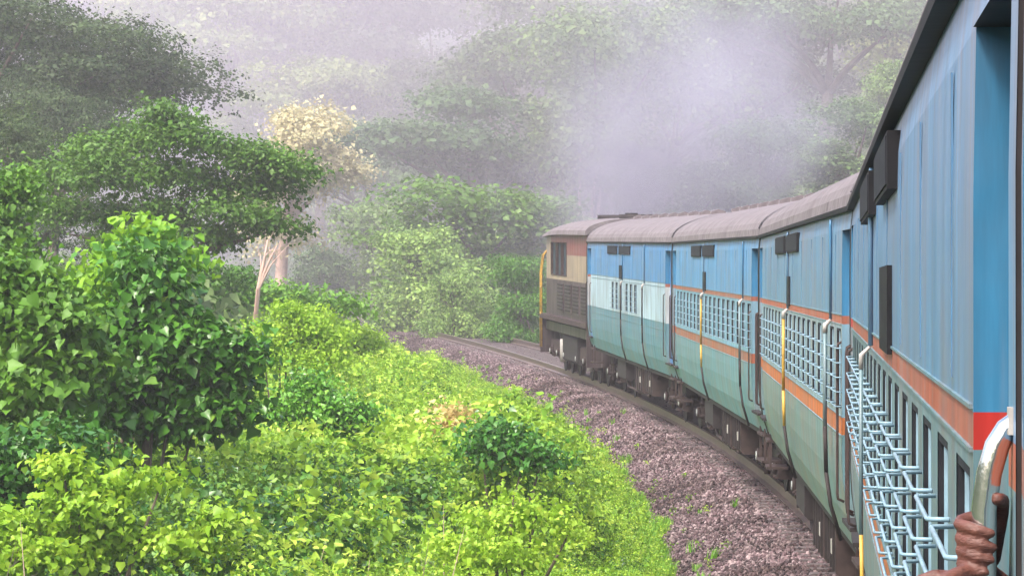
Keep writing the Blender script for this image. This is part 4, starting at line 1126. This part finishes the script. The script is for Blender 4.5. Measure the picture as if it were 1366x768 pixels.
# ================================================================== SMOKE AND HAZE
def smoke(col, dens, px, py, Y, scale, rot, label):
    bm = bmesh.new(); bmesh.ops.create_icosphere(bm, subdivisions=4, radius=1)
    for v in bm.verts: v.co *= 1 + .10 * noise.noise(v.co * 2.2)
    me = bpy.data.meshes.new('exhaust_smoke'); bm.to_mesh(me); bm.free()
    m = bpy.data.materials.new('diesel_smoke'); m.use_nodes = True; nt = m.node_tree
    nt.nodes.remove(nt.nodes['Principled BSDF'])
    pv = nt.nodes.new('ShaderNodeVolumePrincipled'); pv.inputs['Color'].default_value = col
    pv.inputs['Anisotropy'].default_value = .1
    tc = N(nt, 'ShaderNodeTexCoord'); ln = N(nt, 'ShaderNodeVectorMath', operation='LENGTH'); nt.links.new(tc.outputs['Object'], ln.inputs[0])
    no = N(nt, 'ShaderNodeTexNoise'); no.inputs['Scale'].default_value = 2.3; no.inputs['Detail'].default_value = 5; nt.links.new(tc.outputs['Object'], no.inputs['Vector'])
    sub = N(nt, 'ShaderNodeMath', operation='MULTIPLY_ADD'); sub.inputs[1].default_value = 2.0; nt.links.new(no.outputs['Fac'], sub.inputs[0])
    ml = N(nt, 'ShaderNodeMath', operation='MULTIPLY'); ml.inputs[1].default_value = -1; nt.links.new(ln.outputs['Value'], ml.inputs[0]); nt.links.new(ml.outputs[0], sub.inputs[2])
    mr = N(nt, 'ShaderNodeMapRange'); mr.interpolation_type = 'SMOOTHSTEP'
    for i, v in enumerate((.05, .95, 0., dens)): mr.inputs[i + 1].default_value = v
    nt.links.new(sub.outputs[0], mr.inputs[0]); nt.links.new(mr.outputs[0], pv.inputs['Density'])
    nt.links.new(pv.outputs[0], nt.nodes['Material Output'].inputs['Volume'])
    me.materials.append(m)
    x = spot(px, Y)
    link('exhaust_smoke', me, loc=(x, Y, height(py, px, Y)), rot=rot, scale=scale, kind='stuff', label=label, cat='smoke')
smoke((.62, .60, .73, 1), .13, 885, 160, 108, (5.4, 7, 6.4), (0, .25, 0), 'lilac grey cloud of diesel smoke rising above the locomotive and first coach')
smoke((.36, .34, .42, 1), .13, 870, 245, 103, (4.4, 9, 2.3), (0, -.1, .2), 'dark smoke trailing low over the roof of the first coach')
smoke((.50, .47, .58, 1), .35, 815, 240, 113, (1.9, 2.2, 2.2), (0, .3, 0), 'thick grey puff of smoke just leaving the locomotive stack')
def haze():
    mb = MB(); mb.box(-170, 190, -25, 345, -7, 62, None)
    me = bpy.data.meshes.new('haze'); me.from_pydata(mb.v, [], mb.f)
    m = bpy.data.materials.new('valley_haze'); m.use_nodes = True; nt = m.node_tree
    nt.nodes.remove(nt.nodes['Principled BSDF'])
    pv = nt.nodes.new('ShaderNodeVolumePrincipled'); pv.inputs['Color'].default_value = (.96, .92, .99, 1)
    pv.inputs['Density'].default_value = .0006; pv.inputs['Anisotropy'].default_value = .0
    nt.links.new(pv.outputs[0], nt.nodes['Material Output'].inputs['Volume'])
    me.materials.append(m); link('haze', me, kind='stuff', label='pale lilac haze lying over the forest', cat='haze')
haze()

def mist():
    """a bank of morning mist and drifting smoke caught between the trees, thickening up the slope"""
    bm = bmesh.new(); bmesh.ops.create_cube(bm, size=2)
    me = bpy.data.meshes.new('forest_mist'); bm.to_mesh(me); bm.free()
    m = bpy.data.materials.new('forest_mist'); m.use_nodes = True; nt = m.node_tree
    nt.nodes.remove(nt.nodes['Principled BSDF'])
    pv = nt.nodes.new('ShaderNodeVolumePrincipled'); pv.inputs['Color'].default_value = (.94, .875, 1.0, 1)
    tc = N(nt, 'ShaderNodeTexCoord'); sx = N(nt, 'ShaderNodeSeparateXYZ'); nt.links.new(tc.outputs['Object'], sx.inputs[0])
    mr = N(nt, 'ShaderNodeMapRange'); mr.interpolation_type = 'SMOOTHSTEP'
    for i, v in enumerate((-1.0, -.22, 0., MIST)): mr.inputs[i + 1].default_value = v
    nt.links.new(sx.outputs['Y'], mr.inputs[0]); nt.links.new(mr.outputs[0], pv.inputs['Density'])
    nt.links.new(pv.outputs[0], nt.nodes['Material Output'].inputs['Volume'])
    me.materials.append(m); link('forest_mist', me, loc=(5, 215, 27), scale=(150, 115, 32), kind='stuff', label='bank of pale lilac mist hanging among the trees of the slope', cat='mist')
MIST = .0066
mist()
